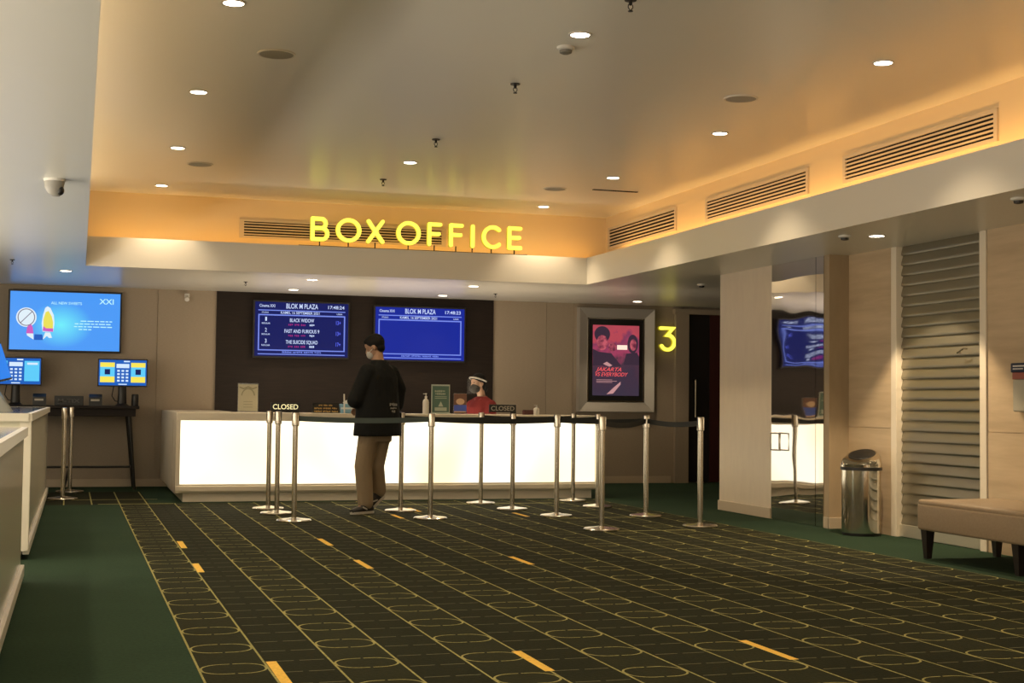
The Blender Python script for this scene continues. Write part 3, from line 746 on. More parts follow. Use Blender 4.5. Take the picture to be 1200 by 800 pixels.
stanchion(*P9, 'steel stanchion farthest back beside the right end of the glowing counter front')
stanchion(*P10, 'steel stanchion mostly hidden behind the nearest right stanchion')
stanchion(*P11, 'large steel stanchion nearest the camera at the right counter end', [(P12[0], P12[1], 'belt')], sag=.02)
stanchion(*P12, 'steel belt stanchion in front of the beige wall below the number 3', [(P13[0], P13[1], 'belt')], sag=.02)
stanchion(*P13, 'rightmost steel belt stanchion in front of the dark door and column')
stanchion(-.135, 15.83, 'bare steel stanchion in front of the kiosk table, the nearer of the pair at left')
stanchion(-.07, 17.0, 'bare steel stanchion behind the nearer one at the kiosk table')

def closed_sign(x, y, lab, lit, w_=.235):
    t = thing('closed_sign', lab, 'sign', (x, y, .985), 'CLOSED signs on the stanchions')
    MB().box(x - w_ / 2, x + w_ / 2, y - .008, y + .008, .995, 1.075, .004).build('sign_plate', M['black'], t)
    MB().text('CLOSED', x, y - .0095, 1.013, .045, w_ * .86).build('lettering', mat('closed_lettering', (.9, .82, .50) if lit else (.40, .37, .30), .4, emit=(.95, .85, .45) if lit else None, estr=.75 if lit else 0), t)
    return t
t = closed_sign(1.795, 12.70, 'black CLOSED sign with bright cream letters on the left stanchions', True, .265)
MB().box(1.86, 1.92, 12.695, 12.705, .98, 1.0).build('clip', M['blackmetal'], t)
t = closed_sign(4.155, 13.70, 'black CLOSED sign with dull grey letters in front of the clerk', False, .29)
MB().box(4.24, 4.30, 13.695, 13.705, .98, 1.0).build('clip', M['blackmetal'], t)

# ================================================================== THINGS ON THE TICKET COUNTER
t = thing('notice_holder', 'cream printed notice in a clear stand at the left end of the counter', 'notice', (1.78, 15.5, CT))
MB().box(1.665, 1.895, 15.455, 15.545, CT, CT + .012, .003).box(1.668, 1.892, 15.503, 15.508, CT + .01, 1.275).build('clear_stand', M['glass'], t)
MB().box(1.675, 1.885, 15.498, 15.502, CT + .014, 1.262).build('paper', mat('cream_paper', (.62, .58, .42), .7), t)
gp = MB(); gp.stroke(arc(1.78, 1.13, .07, .085, 10, 170, 16), .012, 15.496, 15.4975); gp.stroke([(1.69, 1.23), (1.73, 1.215), (1.78, 1.235), (1.83, 1.215), (1.87, 1.23)], .015, 15.496, 15.4975)
for k in range(3): gp.box(1.73, 1.83, 15.496, 15.4975, 1.07 - k * .03, 1.075 - k * .03)
gp.build('printed_ornament', mat('olive_print', (.36, .34, .22), .7), t)

t = thing('text_sign', 'small black tent sign with three lines of yellow lettering on the counter', 'sign', (2.64, 15.5, CT))
MB().prism([(2.49, 15.46, CT), (2.49, 15.505, 1.068), (2.49, 15.55, CT)], (.30, 0, 0)).build('tent_card', M['black'], t)
amb = mat('amber_print', (.55, .36, .12), .6)
for k, wd in enumerate([.16, .26, .27]):
    MB().scribble(2.64 - wd / 2, 2.64 + wd / 2, 15.456 + (.082 - k * .034) * .40, CT + .078 - k * .034, .018, 3).build('lettering', amb, t)

t = thing('tissue_box', 'light blue tissue box on the counter beside the man', 'box', (2.86, 15.5, CT))
MB().box(2.80, 2.97, 15.44, 15.56, CT, 1.06, .006).build('carton', mat('pale_blue_card', (.22, .44, .62), .5), t)
MB().box(2.80, 2.97, 15.438, 15.44, 1.0, 1.02).build('printed_band', mat('white_print', (.7, .75, .78), .5), t)
MB().loft([((2.885, 15.5, 1.058), (.04, 0, 0), (0, .02, 0)), ((2.88, 15.5, 1.085), (.05, 0, .01), (0, .012, 0)), ((2.87, 15.5, 1.10), (.03, 0, .015), (0, .004, 0))], 14).build('tissue', M['white'], t, 60)
tag(MB().tube([(2.835, 15.41, CT), (2.83, 15.42, 1.17)], .008, 8).build('pen', M['white'], None, 40, loc=(2.835, 15.41, CT)), 'thin white pen standing beside the light blue box', 'pen')

def bottle(x, y, z, hh, r, lab, pump=True):
    t = thing('pump_bottle', lab, 'bottle', (x, y, z), 'white bottles on the counter')
    MB().lathe([(r * .95, 0), (r, .006), (r, hh * .58), (r * .8, hh * .68), (r * .32, hh * .74), (r * .32, hh * .80)], x, y, 24, z).build('body', M['white'], t, 50)
    MB().lathe([(r * .4, hh * .78), (r * .4, hh * .86), (r * .14, hh * .87), (r * .14, hh * .95), (r * .34, hh * .95), (r * .34, hh)], x, y, 16, z).box(x - r * .9, x, y - .006, y + .006, z + hh * .95, z + hh * .99).build('pump', M['white'], t, 40)
bottle(3.787, 15.5, CT, .235, .036, 'tall white pump bottle left of the green framed notice')
bottle(5.115, 15.5, CT, .115, .034, 'tiny white cone-topped bottle near the right end of the counter')

t = thing('green_notice', 'green printed notice in a clear stand in the middle of the counter', 'notice', (3.96, 15.5, CT))
MB().box(3.85, 4.07, 15.45, 15.55, CT, CT + .012, .003).box(3.852, 4.068, 15.50, 15.512, CT + .01, 1.292).build('clear_stand', mat('frosted_frame', (.62, .66, .58), .3), t)
MB().box(3.862, 4.058, 15.494, 15.499, CT + .02, 1.275).build('paper', mat('green_print', (.105, .19, .155), .5, emit=None), t)
tx = MB(); tx.scribble(3.89, 4.03, 15.4925, 1.205, .022, 1).scribble(3.895, 4.025, 15.4925, 1.175, .022, 1)
for k in range(2): tx.box(3.89, 4.03, 15.4915, 15.493, 1.15 - k * .018, 1.156 - k * .018)
tx.prism([(3.93, 15.4925, 1.04), (3.96, 15.4925, 1.10), (3.99, 15.4925, 1.04)], (0, .001, 0)).box(3.89, 4.03, 15.4915, 15.493, .99, 1.03)
tx.build('lettering', mat('pale_green_print', (.50, .56, .46), .6), t)

t = thing('picture_card', 'small photo card with a blue lower band beside the clerk', 'card', (4.19, 15.5, CT))
MB().box(4.112, 4.272, 15.46, 15.54, CT, CT + .01, .002).box(4.114, 4.27, 15.502, 15.508, CT + .008, 1.195).build('clear_stand', M['glass'], t)
MB().box(4.117, 4.267, 15.497, 15.501, CT + .012, 1.188).build('paper', mat('brown_photo', (.20, .10, .07), .5), t)
MB().box(4.117, 4.267, 15.4955, 15.497, CT + .02, 1.06).build('blue_band', mat('blue_print', (.08, .14, .62), .5), t)
pp = MB(); pp.prism([(4.192 + .05 * cos(k * pi / 10), 15.4955, 1.10 + .036 * sin(k * pi / 10)) for k in range(20)], (0, .001, 0)); pp.box(4.12, 4.262, 15.495, 15.4955, CT + .02, CT + .035)
pp.build('printed_food', mat('pale_orange_print', (.72, .50, .32), .5), t)

t = thing('napkin_box', 'flat dark red box beside the tiny bottle on the counter', 'box', (5.03, 15.55, CT))
MB().box(4.975, 5.09, 15.52, 15.60, CT, CT + .05, .003).build('carton', mat('dark_red_card', (.10, .03, .025), .5), t)
MB().box(4.98, 5.085, 15.525, 15.595, CT + .05, CT + .056, .002).build('lid', mat('dark_red_lid', (.075, .022, .02), .5), t)

# ================================================================== KIOSK TABLE, TICKET MACHINES
KT = 1.0
kt = thing('kiosk_table', 'dark wooden console table with splayed metal legs under the television', 'table', (-.3, 17.6, 0))
MB().box(-1.35, .705, 17.36, 17.96, KT - .035, KT, .004).build('tabletop', M['darkwood'], kt)
MB().box(-1.30, .665, 17.40, 17.93, KT - .125, KT - .034, .003).build('apron', M['darkwood'], kt)
for sx, xx in ((1, .59), (-1, -1.25)):
    for yy, dy in ((17.46, -.05), (17.90, .03)):
        MB().tube([(xx, yy, KT - .12), (xx + sx * .08, yy + dy, 0)], [.030, .017], 10).build('leg', M['blackmetal'], kt, 40)
MB().tube([(-1.28, 17.67, .26), (.63, 17.67, .26)], .014, 8).tube([(.63, 17.44, .26), (.63, 17.91, .26)], .012, 8).tube([(-1.28, 17.44, .26), (-1.28, 17.91, .26)], .012, 8).build('stretcher', M['blackmetal'], kt, 40)
MB().tube([(-.08, 17.67, .26), (-.10, 17.68, .18), (-.115, 17.70, .10), (-.14, 17.72, 0)], .016, 8).build('leg', M['blackmetal'], kt, 40)

def kiosk(xc, lab, yellow):
    w_, h_ = .585, .335; y = 17.62; z0 = 1.235
    t = thing('ticket_kiosk', lab, 'kiosk', (xc, y, KT), 'self-service ticket kiosks')
    MB().box(xc - w_ / 2, xc + w_ / 2, y - .03, y + .03, z0, z0 + h_, .006).build('bezel', M['black'], t)
    blue = e8('kiosk_blue', 28, 96, 190); pane = e8('kiosk_cyan', 95, 205, 250); wht = e8('kiosk_white', 215, 235, 255)
    MB().box(xc - w_ / 2 + .014, xc + w_ / 2 - .014, y - .033, y - .029, z0 + .014, z0 + h_ - .014).build('display', blue, t)
    yf = y - .0345
    kyl = e8('kiosk_yellow', 250, 230, 90)
    pm = MB(); dm_ = MB(); wm = MB()
    for s_ in (-1, 1):
        a = xc + s_ * .18 - .085; b = a + .17
        if yellow:
            MB().box(a, b, yf, yf + .001, z0 + .05, z0 + h_ - .045).build('screen_yellow_panel', kyl, t); pm.box(a, b, yf - .001, yf, z0 + .12, z0 + .235)
            dm_.box((a + b) / 2 - .032, (a + b) / 2 + .032, yf - .002, yf - .001, z0 + .145, z0 + .21)
        else:
            pm.box(a, b, yf - .001, yf, z0 + .05, z0 + h_ - .045); wm.box(a + .03, b - .02, yf - .002, yf - .001, z0 + .245, z0 + .27)
    pm.build('screen_side_panels', pane, t)
    if yellow:
        dm_.build('screen_dark_squares', e8('kiosk_dark', 22, 32, 90), t)
    else: dm_.bm.free()
    wm.box(xc - .075, xc + .075, yf - .001, yf, z0 + .225, z0 + .275); wm.box(xc + .01, xc + .08, yf - .001, yf, z0 + .297, z0 + .313); wm.box(xc - .05, xc + .05, yf - .001, yf, z0 + .022, z0 + .034)
    for i in range(3):
        for j in range(4):
            wm.box(xc - .065 + i * .05, xc - .035 + i * .05, yf - .001, yf, z0 + .06 + j * .040, z0 + .082 + j * .040)
    wm.build('screen_keypad', wht, t)
    MB().loft([((xc, y + .02, z0 + .04), (.045, 0, 0), (0, .02, 0)), ((xc, y + .03, z0 - .08), (.05, 0, 0), (0, .025, 0)), ((xc, y + .02, KT + .03), (.055, 0, 0), (0, .035, 0)), ((xc, y, KT), (.09, 0, 0), (0, .09, 0))], 20).build('stand', M['black'], t, 40)
    MB().tube([(xc - .10, y, z0 + .01), (xc - .12, y + .01, 1.12), (xc - .08, y + .02, 1.06), (xc - .03, y + .02, 1.05)], .006, 6).build('cable', M['black'], t, 40)
kiosk(.51, 'ticket kiosk monitor with yellow side panels at the right end of the table', True)
kiosk(-.715, 'ticket kiosk monitor with an all blue keypad screen at the far left', False)

def terminal(x, lab):
    y = 17.56
    t = thing('card_terminal', lab, 'card reader', (x, y, KT), 'card readers on the kiosk table')
    MB().prism([(x - .075, y - .06, KT), (x - .075, y - .055, 1.10), (x - .075, y + .01, 1.14), (x - .075, y + .06, 1.14), (x - .075, y + .06, KT)], (.15, 0, 0)).build('body', M['black'], t)
    MB().box(x - .055, x + .045, y - .063, y - .056, 1.055, 1.078).build('label_strip', mat('grey_label', (.5, .46, .38), .5), t)
terminal(.20, 'black card reader left of the yellow-screened kiosk')
terminal(-.44, 'black card reader beside the blue-screened kiosk')
t = thing('mtix_sign', 'low black sign with dim M-TIX lettering between the kiosks', 'sign', (-.11, 17.5, KT))
MB().box(-.27, .06, 17.48, 17.53, KT, 1.115, .005).build('plate', M['black'], t)
MB().text('M-TIX', -.105, 17.478, 1.035, .045, .25).build('lettering', mat('dim_lettering', (.12, .11, .10), .5), t)
t = thing('small_speaker', 'small black cylindrical speaker at the right end of the kiosk table', 'speaker', (.66, 17.56, KT))
MB().lathe([(.04, 0), (.042, .01), (.042, .13), (.036, .145)], .66, 17.56, 20, KT).build('body', M['black'], t, 40)
MB().lathe([(.043, .05), (.043, .06)], .66, 17.56, 20, KT).build('ring', M['blackmetal'], t, 40)

# ================================================================== SIDE COUNTERS AT LEFT
def side_counter(y0, y1, zt_, xf, lab, near_post):
    t = thing('side_counter', lab, 'counter', (xf - .4, (y0 + y1) / 2, 0), 'glossy side counters along the left')
    MB().box(xf - .70, xf, y0, y1, .09, zt_ - .05).build('front_panel', M['counterfront'], t)
    MB().box(xf - .72, xf - .012, y0 - .01, y1 + .01, zt_ - .05, zt_ + .001, .003).build('counter_top', M['countertop'], t)
    MB().box(xf - .014, xf + .022, y0 - .015, y1 + .015, zt_ - .052, zt_ + .003, .003).box(xf - .72, xf, y1 + .008, y1 + .03, zt_ - .052, zt_ + .003).box(xf - .72, xf, y0 - .028, y0 - .008, zt_ - .052, zt_ + .003).build('edge_band', M['edge'], t)
    MB().box(xf - .02, xf + .022, y0 + .02, y1, .035, .10, .004).build('base_rail', M['edge'], t)
    MB().box(xf - .66, xf - .04, y0 + .02, y1 - .03, 0, .09).build('plinth', M['base'], t)
    if near_post: MB().box(xf - .055, xf + .018, y0 - .012, y0 + .05, .06, zt_ - .05, .004).build('corner_post', M['edge'], t)
side_counter(10.0, 16.3, .985, -.315, 'far glossy cream side counter with a white corner post, beside the kiosk table', True)
side_counter(-3.0, 8.85, .915, -.305, 'near glossy cream side counter running out of the photo at lower left', False)
t = thing('pos_monitor', 'tilted blue monitor seen edge-on at the far left edge', 'monitor', (-.68, 12.0, .985))
rotm = Matrix.Translation(Vector((-.655, 12.05, 1.37))) @ Matrix.Rotation(R(-18), 4, 'Y') @ Matrix.Rotation(R(-20), 4, 'Z')
mb = MB(); mb.box(-.02, .02, -.20, .20, -.16, .16, .005); bmesh.ops.transform(mb.bm, matrix=rotm, verts=mb.bm.verts[:]); mb.build('bezel', M['black'], t)
mb = MB(); mb.box(.019, .023, -.185, .185, -.145, .145); bmesh.ops.transform(mb.bm, matrix=rotm, verts=mb.bm.verts[:]); mb.build('display', e8('pos_blue', 40, 130, 235), t)
MB().lathe([(.09, 0), (.09, .012), (.02, .02), (.02, .36)], -.66, 12.05, 20, .987).build('stand', M['black'], t, 40)
t = thing('acrylic_rack', 'clear acrylic flyer rack on the far side counter at the left edge', 'rack', (-0.510, 11.100, .985))
MB().prism([(-0.690, 11.000, .987), (-0.690, 11.000, 1.02), (-0.610, 11.000, 1.17), (-0.590, 11.000, 1.17), (-0.470, 11.000, .987)], (0, .012, 0)).prism([(-0.690, 11.300, .987), (-0.690, 11.300, 1.02), (-0.610, 11.300, 1.17), (-0.590, 11.300, 1.17), (-0.470, 11.300, .987)], (0, .012, 0)).prism([(-0.600, 11.000, 1.17), (-0.480, 11.000, .987), (-0.475, 11.000, .987), (-0.590, 11.000, 1.17)], (0, .31, 0)).build('shell', mat('grey_acrylic', (.45, .45, .40), .08, 0, .6, alpha=.55), t)
MB().prism([(-0.630, 11.020, .99), (-0.630, 11.020, 1.12), (-0.610, 11.020, 1.12), (-0.510, 11.020, .99)], (0, .27, 0)).build('flyers', mat('flyer_stack', (.30, .28, .2), .6), t)

# ================================================================== RIGHT SIDE THINGS
sh = thing('roller_shutter', 'closed grey metal roller shutter in the right wall', 'shutter', (XR, 9.78, 0))
mb = MB(); pitch = .088; z = .10; prof = []
while z < ZL - .001:
    for k in range(11):
        a = k / 10
        prof.append((XR + .036 + (.006 * (1 - a / .15) if a < .15 else .020 * (a - .15) / .85), min(z + pitch * a * .992, ZL - .001)))
    z += pitch
for (xa, za), (xb, zb_) in zip(prof, prof[1:]):
    if zb_ - za < 1e-5: continue
    mb.quad([(xa, 9.20, za), (xa, 10.39, za), (xb, 10.39, zb_), (xb, 9.20, zb_)])
bmesh.ops.remove_doubles(mb.bm, verts=mb.bm.verts[:], dist=1e-5)
mb.build('slat_curtain', M['shutter'], sh, 40)
MB().box(XR + .02, XR + .06, 9.20, 10.39, .004, .105, .003).build('bottom_bar', mat('pale_bottom_bar', (.62, .58, .48), .3, .6), sh)
for y0, y1 in ((9.135, 9.215), (10.365, 10.445)):
    MB().box(XR - .012, XR + .09, y0, y1, 0, ZL - .001, .003).build('side_channel', M['cream'], sh)
MB().tube([(XR + .02, 9.50, 1.53), (XR - .012, 9.50, 1.53), (XR - .012, 9.42, 1.56), (XR + .02, 9.42, 1.56)], .007, 8).build('pull_latch', M['steel'], sh, 40)

bx0, bx1, by0, by1 = 5.87, 6.56, 6.62, 8.90
bn = thing('bench', 'long beige upholstered bench on dark tapered legs at the right edge', 'bench', (6.2, 7.8, 0))
MB().box(bx0, bx1, by0, by1, .205, .40, .022, 4).build('seat_base', M['leather'], bn, 60)
MB().box(bx0 + .004, bx1 - .004, by0 + .004, by1 - .004, .38, .425, .018, 4).build('seat_pad', M['leather'], bn, 60)
for yy in (8.835, 7.80, 6.70):
    for xx in (bx0 + .05, bx1 - .05):
        MB().loft([((xx, yy, 0), (.020, .020, 0), (-.020, .020, 0)), ((xx, yy, .21), (.036, .036, 0), (-.036, .036, 0))], 4).build('leg', M['legwood'], bn)

tr = thing('trash_can', 'round polished steel trash can with a slanted open lid by the column', 'trash can', (6.42, 10.56, 0))
tx_, ty_, rr = 6.42, 10.56, .165
MB().lathe([(.158, 0), (.160, .015), (.160, .03)], tx_, ty_, 40).build('foot_ring', M['black'], tr, 40)
MB().lathe([(rr, .025), (rr, .555)], tx_, ty_, 48).build('body', M['chrome'], tr, 40)
MB().lathe([(rr + .002, .553), (rr + .010, .556), (rr + .010, .580), (rr + .002, .583)], tx_, ty_, 48).build('rim_band', M['black'], tr, 40)
cl = Vector((-.80, -.60, 0)); per = Vector((-cl.y, cl.x, 0))       # low side of the slant faces the room
lid = MB()
secs = [((tx_, ty_, .58), cl * (rr + .006), per * (rr + .006)), ((tx_, ty_, .605), cl * (rr + .007), per * (rr + .007)),
        (Vector((tx_, ty_, .655)) - cl * .005, cl * (rr - .003) + Vector((0, 0, -.035)), per * (rr - .006)), (Vector((tx_, ty_, .685)) - cl * .015, cl * .125 + Vector((0, 0, -.045)), per * .128)]
lid.loft(secs, 40); lid.build('lid', M['chrome'], tr, 35)
MB().loft([(Vector((tx_, ty_, .687)) - cl * .015, cl * .112 + Vector((0, 0, -.040)), per * .115), (Vector((tx_, ty_, .691)) - cl * .014, cl * .106 + Vector((0, 0, -.038)), per * .109)], 36).build('opening_flap', M['black'], tr, 35)

dp = thing('sanitizer_dispenser', 'wall-mounted dispenser with a dark blue header at the right edge', 'dispenser', (XR, 8.66, 1.05))
MB().box(XR - .07, XR, 8.54, 8.765, 1.36, 1.43, .008).build('header', mat('navy_plastic', (.02, .025, .06), .4), dp)
MB().box(XR - .0715, XR - .07, 8.60, 8.735, 1.402, 1.412).box(XR - .0715, XR - .07, 8.62, 8.735, 1.382, 1.390).build('lettering', M['white'], dp)
MB().box(XR - .062, XR, 8.545, 8.755, 1.31, 1.36, .004).build('red_band', mat('red_plastic', (.35, .10, .07), .4), dp)
MB().box(XR - .06, XR, 8.55, 8.755, 1.07, 1.31, .012).build('tank', mat('frosted_tank', (.50, .46, .36), .25), dp)

# ================================================================== PEOPLE
skin = mat('skin', (.34, .19, .115), .5); skin2 = mat('skin_fair', (.50, .32, .22), .5)
hairm = mat('black_hair', (.006, .005, .0045), .75, 0, .2)
def sphere_chain(mb, pts, rad, n=14):
    mb.tube(pts, rad, n)
    for p, r in zip(pts, rad): mb.ell(p, r, r, r, n)
def hand(mb, wrist, d, palm_n, side, k=1.0, curl=.5):
    """five fingers: d = direction of the fingers, palm_n = palm normal, side = towards the thumb"""
    wrist, d, palm_n, side = Vector(wrist), Vector(d).normalized(), Vector(palm_n).normalized(), Vector(side).normalized()
    c = wrist + d * .055 * k
    mb.loft([(wrist, side * .026 * k, palm_n * .017 * k), (c, side * .040 * k, palm_n * .015 * k), (wrist + d * .095 * k, side * .040 * k, palm_n * .012 * k)], 14)
    for i, (o, ln) in enumerate([(.030, .070), (.010, .080), (-.010, .074), (-.029, .058)]):
        p0 = wrist + d * .085 * k + side * o * k; a = curl
        p1 = p0 + (d * cos(a * .5) + palm_n * sin(a * .5)) * ln * .45 * k
        p2 = p1 + (d * cos(a * 1.4) + palm_n * sin(a * 1.4)) * ln * .32 * k
        p3 = p2 + (d * cos(a * 2.1) + palm_n * sin(a * 2.1)) * ln * .25 * k
        sphere_chain(mb, [p0, p1, p2, p3], [.0095 * k, .0092 * k, .0085 * k, .0075 * k], 10)
    p0 = wrist + d * .03 * k + side * .024 * k
    p1 = p0 + (d * .6 + side * .7 + palm_n * .25).normalized() * .040 * k
    p2 = p1 + (d * .85 + side * .25 + palm_n * .35).normalized() * .032 * k
    sphere_chain(mb, [p0, p1, p2], [.0125 * k, .011 * k, .009 * k], 10)
def head(mb, c, fwd, upv, k=1.0):
    """c centre of skull; fwd = where the face looks"""
    fwd = Vector(fwd).normalized(); upv = (Vector(upv) - fwd * Vector(upv).dot(fwd)).normalized(); sd = fwd.cross(upv)
    c = Vector(c)
    rot = Matrix((sd, fwd, upv)).transposed()
    mb.ell(c + upv * .025 * k + fwd * -.008 * k, .076 * k, .094 * k, .092 * k, 20, rot)      # cranium
    mb.ell(c - upv * .035 * k + fwd * .022 * k, .060 * k, .066 * k, .085 * k, 20, rot)       # face
    mb.ell(c - upv * .095 * k + fwd * .050 * k, .032 * k, .032 * k, .024 * k, 12, rot)       # chin
    mb.tube([c + fwd * .083 * k + upv * .004 * k, c + fwd * .096 * k - upv * .026 * k, c + fwd * .088 * k - upv * .036 * k], [.007 * k, .011 * k, .008 * k], 10)   # nose
    mb.ell(c - upv * .066 * k + fwd * .082 * k, .022 * k, .010 * k, .010 * k, 12, rot)       # lips
    for s_ in (-1, 1):
        mb.ell(c + sd * s_ * .076 * k - fwd * .006 * k - upv * .015 * k, .009 * k, .018 * k, .027 * k, 12, rot)      # ears
    return rot, sd, upv

# ---- the standing man, seen from behind, looking down to the left
FT = Vector((-.62, .78, 0)).normalized(); RS = Vector((FT.y, -FT.x, 0)); UPV = Vector((0, 0, 1))
mc = Vector((2.815, 13.50, 0))
def mp_(r_, f_, z_): return mc + RS * r_ + FT * f_ + UPV * z_
hc = Vector((2.775, 13.515, 1.628)); hf = Vector((-.86, .40, -.42))
b = MB()
rot, hsd, hup = head(b, hc, hf, (.0, 0, 1), 1.03)
sphere_chain(b, [mp_(0, -.02, 1.40), mp_(-.01, .0, 1.50), hc + Vector((.028, -.01, -.05))], [.075, .058, .054])
def torso(mb, secs, n=28): mb.loft([(mp_(r_, f_, z_), RS * a, FT * c_) for (r_, f_, z_, a, c_) in secs], n)
torso(b, [(0, 0, .78, .10, .08), (0, 0, .84, .155, .11), (0, 0, .95, .150, .105), (0, .01, 1.10, .140, .10), (0, 0, 1.25, .165, .105), (0, -.01, 1.38, .175, .085), (0, -.01, 1.43, .10, .06)])
Lsh, Rsh = mp_(-.185, -.005, 1.385), mp_(.185, -.005, 1.385)
Lel, Rel = mp_(-.265, .06, 1.11), mp_(.265, .02, 1.10)
Lwr, Rwr = mp_(-.05, .24, 1.10), mp_(.13, .24, 1.02)
for a_, e_, w_ in ((Lsh, Lel, Lwr), (Rsh, Rel, Rwr)): sphere_chain(b, [a_, e_, w_], [.052, .042, .027])
hand(b, Lwr, (Lwr - Lel), (0, 0, 1), FT + UPV * .2, 1.0, .7)
hand(b, Rwr, (Rwr - Rel), -RS, UPV, 1.0, .6)
Lh, Rh = Vector((2.725, 13.44, .82)), Vector((2.87, 13.56, .82))
Lk, Rk = Vector((2.665, 13.43, .46)), Vector((2.805, 13.53, .46))
La, Ra = Vector((2.695, 13.44, .085)), Vector((2.855, 13.60, .20))
Lt, Rt_ = Vector((2.57, 13.33, .03)), Vector((2.73, 13.54, .030))
for a_, k_, n_ in ((Lh, Lk, La), (Rh, Rk, Ra)): sphere_chain(b, [a_, k_, n_], [.082, .056, .038])
for n_, t_ in ((La, Lt), (Ra, Rt_)):
    sphere_chain(b, [n_ + Vector((.02, .01, -.035)), n_ * .45 + t_ * .55 + Vector((0, 0, -.005)), t_], [.034, .034, .024])
man = b.build('person', skin, None, loc=(2.80, 13.5, 0)); remeshed(man, .0065, 2)
tag(man, 'man standing with his back turned in black jacket and khaki trousers, looking down', 'person')
# jacket
j = MB()
torso(j, [(0, 0, .755, .29, .195), (0, 0, .90, .275, .185), (0, 0, 1.05, .262, .168), (.0, 0, 1.20, .250, .152), (0, -.01, 1.33, .232, .132), (0, -.012, 1.415, .185, .105), (0, -.01, 1.465, .105, .085), (-.005, .0, 1.50, .082, .076)], 32)
sphere_chain(j, [mp_(-.175, -.01, 1.375), mp_(-.285, .05, 1.10)], [.085, .078]); sphere_chain(j, [mp_(-.285, .05, 1.10), mp_(-.095, .215, 1.095)], [.080, .060])
sphere_chain(j, [mp_(.18, -.01, 1.37), mp_(.30, -.01, 1.22), mp_(.295, .015, 1.06)], [.085, .082, .080]); sphere_chain(j, [mp_(.295, .015, 1.06), mp_(.175, .19, 1.03)], [.080, .060])
jm = mat('black_jacket_cloth', (.008, .0085, .008), .85, 0, .2); bump(jm, noise_of(jm, 9, (1, 1, .6), 3), .5, .03)
jk = j.build('jacket', jm, man); remeshed(jk, .012, 3)
pr = MB(); yb = -.172
def back(r_, z_): return mp_(r_, -.176 + .6 * max(0, z_ - 1.05) * .12, z_)
for ww, hh, zz in [(.125, .030, 1.050), (.10, .020, 1.018), (.06, .024, .985)]:
    q = MB().scribble(-ww / 2, ww / 2, 0, 0, hh, 1)
    for v in q.bm.verts:
        v.co = mp_(.03 + v.co.x, -.176 + v.co.y, zz + v.co.z)
    me = bpy.data.meshes.new('q'); q.bm.to_mesh(me); q.bm.free(); pr.bm.from_mesh(me); bpy.data.meshes.remove(me)
pr.build('jacket_print', mat('grey_print', (.30, .29, .27), .7), jk)
# trousers
p = MB()
p.loft([(mp_(0, 0, .70), RS * .16, FT * .125), (mp_(0, 0, .88), RS * .165, FT * .125)], 24)
for h_, k_, a_, drop in ((Lh, Lk, La, .075), (Rh, Rk, Ra, .10)):
    sphere_chain(p, [h_, k_, a_ + (k_ - a_) * .06], [.105, .088, .078])
tm = mat('khaki_trouser_cloth', (.27, .20, .125), .85, 0, .2); bump(tm, noise_of(tm, 10, (1, 1, .5), 3), .45, .02)
remeshed(p.build('trousers', tm, man), .010, 3)
# shoes: dark uppers on pale soles
def shoe(heel, toe, lift):
    heel, toe = Vector(heel), Vector(toe); d = (toe - heel); L = d.length; d.normalize(); s_ = d.cross(UPV).normalized(); u_ = s_.cross(d)
    q = MB(); q.loft([(heel + u_ * .045, s_ * .028, u_ * .030), (heel + d * .02 + u_ * .05, s_ * .040, u_ * .048), (heel + d * L * .3 + u_ * .058, s_ * .042, u_ * .055), (heel + d * L * .55 + u_ * .045, s_ * .046, u_ * .036), (heel + d * L * .82 + u_ * .036, s_ * .047, u_ * .026), (heel + d * L + u_ * .030, s_ * .028, u_ * .016)], 18)
    o = q.build('shoe', mat('black_shoe', (.014, .012, .011), .6), man, 50)
    q = MB(); q.loft([(heel + u_ * .010, s_ * .030, d * .012), (heel + u_ * .016, s_ * .032, d * .012)], 12)
    pts = []
    for kx, wd in [(0, .030), (.1, .040), (.35, .039), (.6, .046), (.85, .047), (.97, .032)]: pts.append((kx, wd))
    ring = [heel + d * L * kx + s_ * wd for kx, wd in pts] + [heel + d * L * 1.02] + [heel + d * L * kx - s_ * wd for kx, wd in reversed(pts)]
    q.prism(ring, u_ * .024); q.build('sole', mat('pale_sole', (.48, .44, .37), .6), o)
    q = MB(); q.stroke([(0, 0), (.05, .02)], .014, 0, .002); 
    for v in q.bm.verts: v.co = heel + d * (L * .42 + v.co.x) + u_ * (.045 + v.co.z) + s_ * (.0475 - v.co.y) * (1 if s_.y < 0 else -1)
    q.build('side_stripe', mat('pale_stripe', (.45, .42, .36), .6), o)
shoe((2.765, 13.475, .004), (2.535, 13.315, .004), 0)
shoe((2.905, 13.615, .150), (2.725, 13.52, .006), 1)
# hair, mask
fh = hf.normalized(); 
hm = MB(); hm.ell(hc + hup * .036 - fh * .018, .084, .100, .092, 22, rot); hm.ell(hc - hup * .022 - fh * .048, .064, .050, .060, 18, rot); hm.ell(hc + hup * .075 + fh * .045, .060, .040, .035, 14, rot)
hj = hm.build('hair', hairm, man); remeshed(hj, .008, 2)
fm = MB(); fm.ell(hc - hup * .055 + fh * .050, .060, .058, .052, 20, rot)
remeshed(fm.build('face_mask', mat('pale_face_mask', (.50, .47, .42), .7), man), .007, 2)
MB().tube([hc - hup * .04 + fh * .07 - hsd * .055, hc - hup * .02 + fh * .01 - hsd * .081, hc - hup * .005 - fh * .02 - hsd * .080], .0025, 6).tube([hc - hup * .04 + fh * .07 + hsd * .055, hc - hup * .02 + fh * .01 + hsd * .081, hc - hup * .005 - fh * .02 + hsd * .080], .0025, 6).build('mask_strap', M['white'], man, 40)
ey = MB()
for s_ in (-1, 1): ey.ell(hc + fh * .082 + hsd * s_ * .030 + hup * .012, .009, .006, .006, 10, rot)
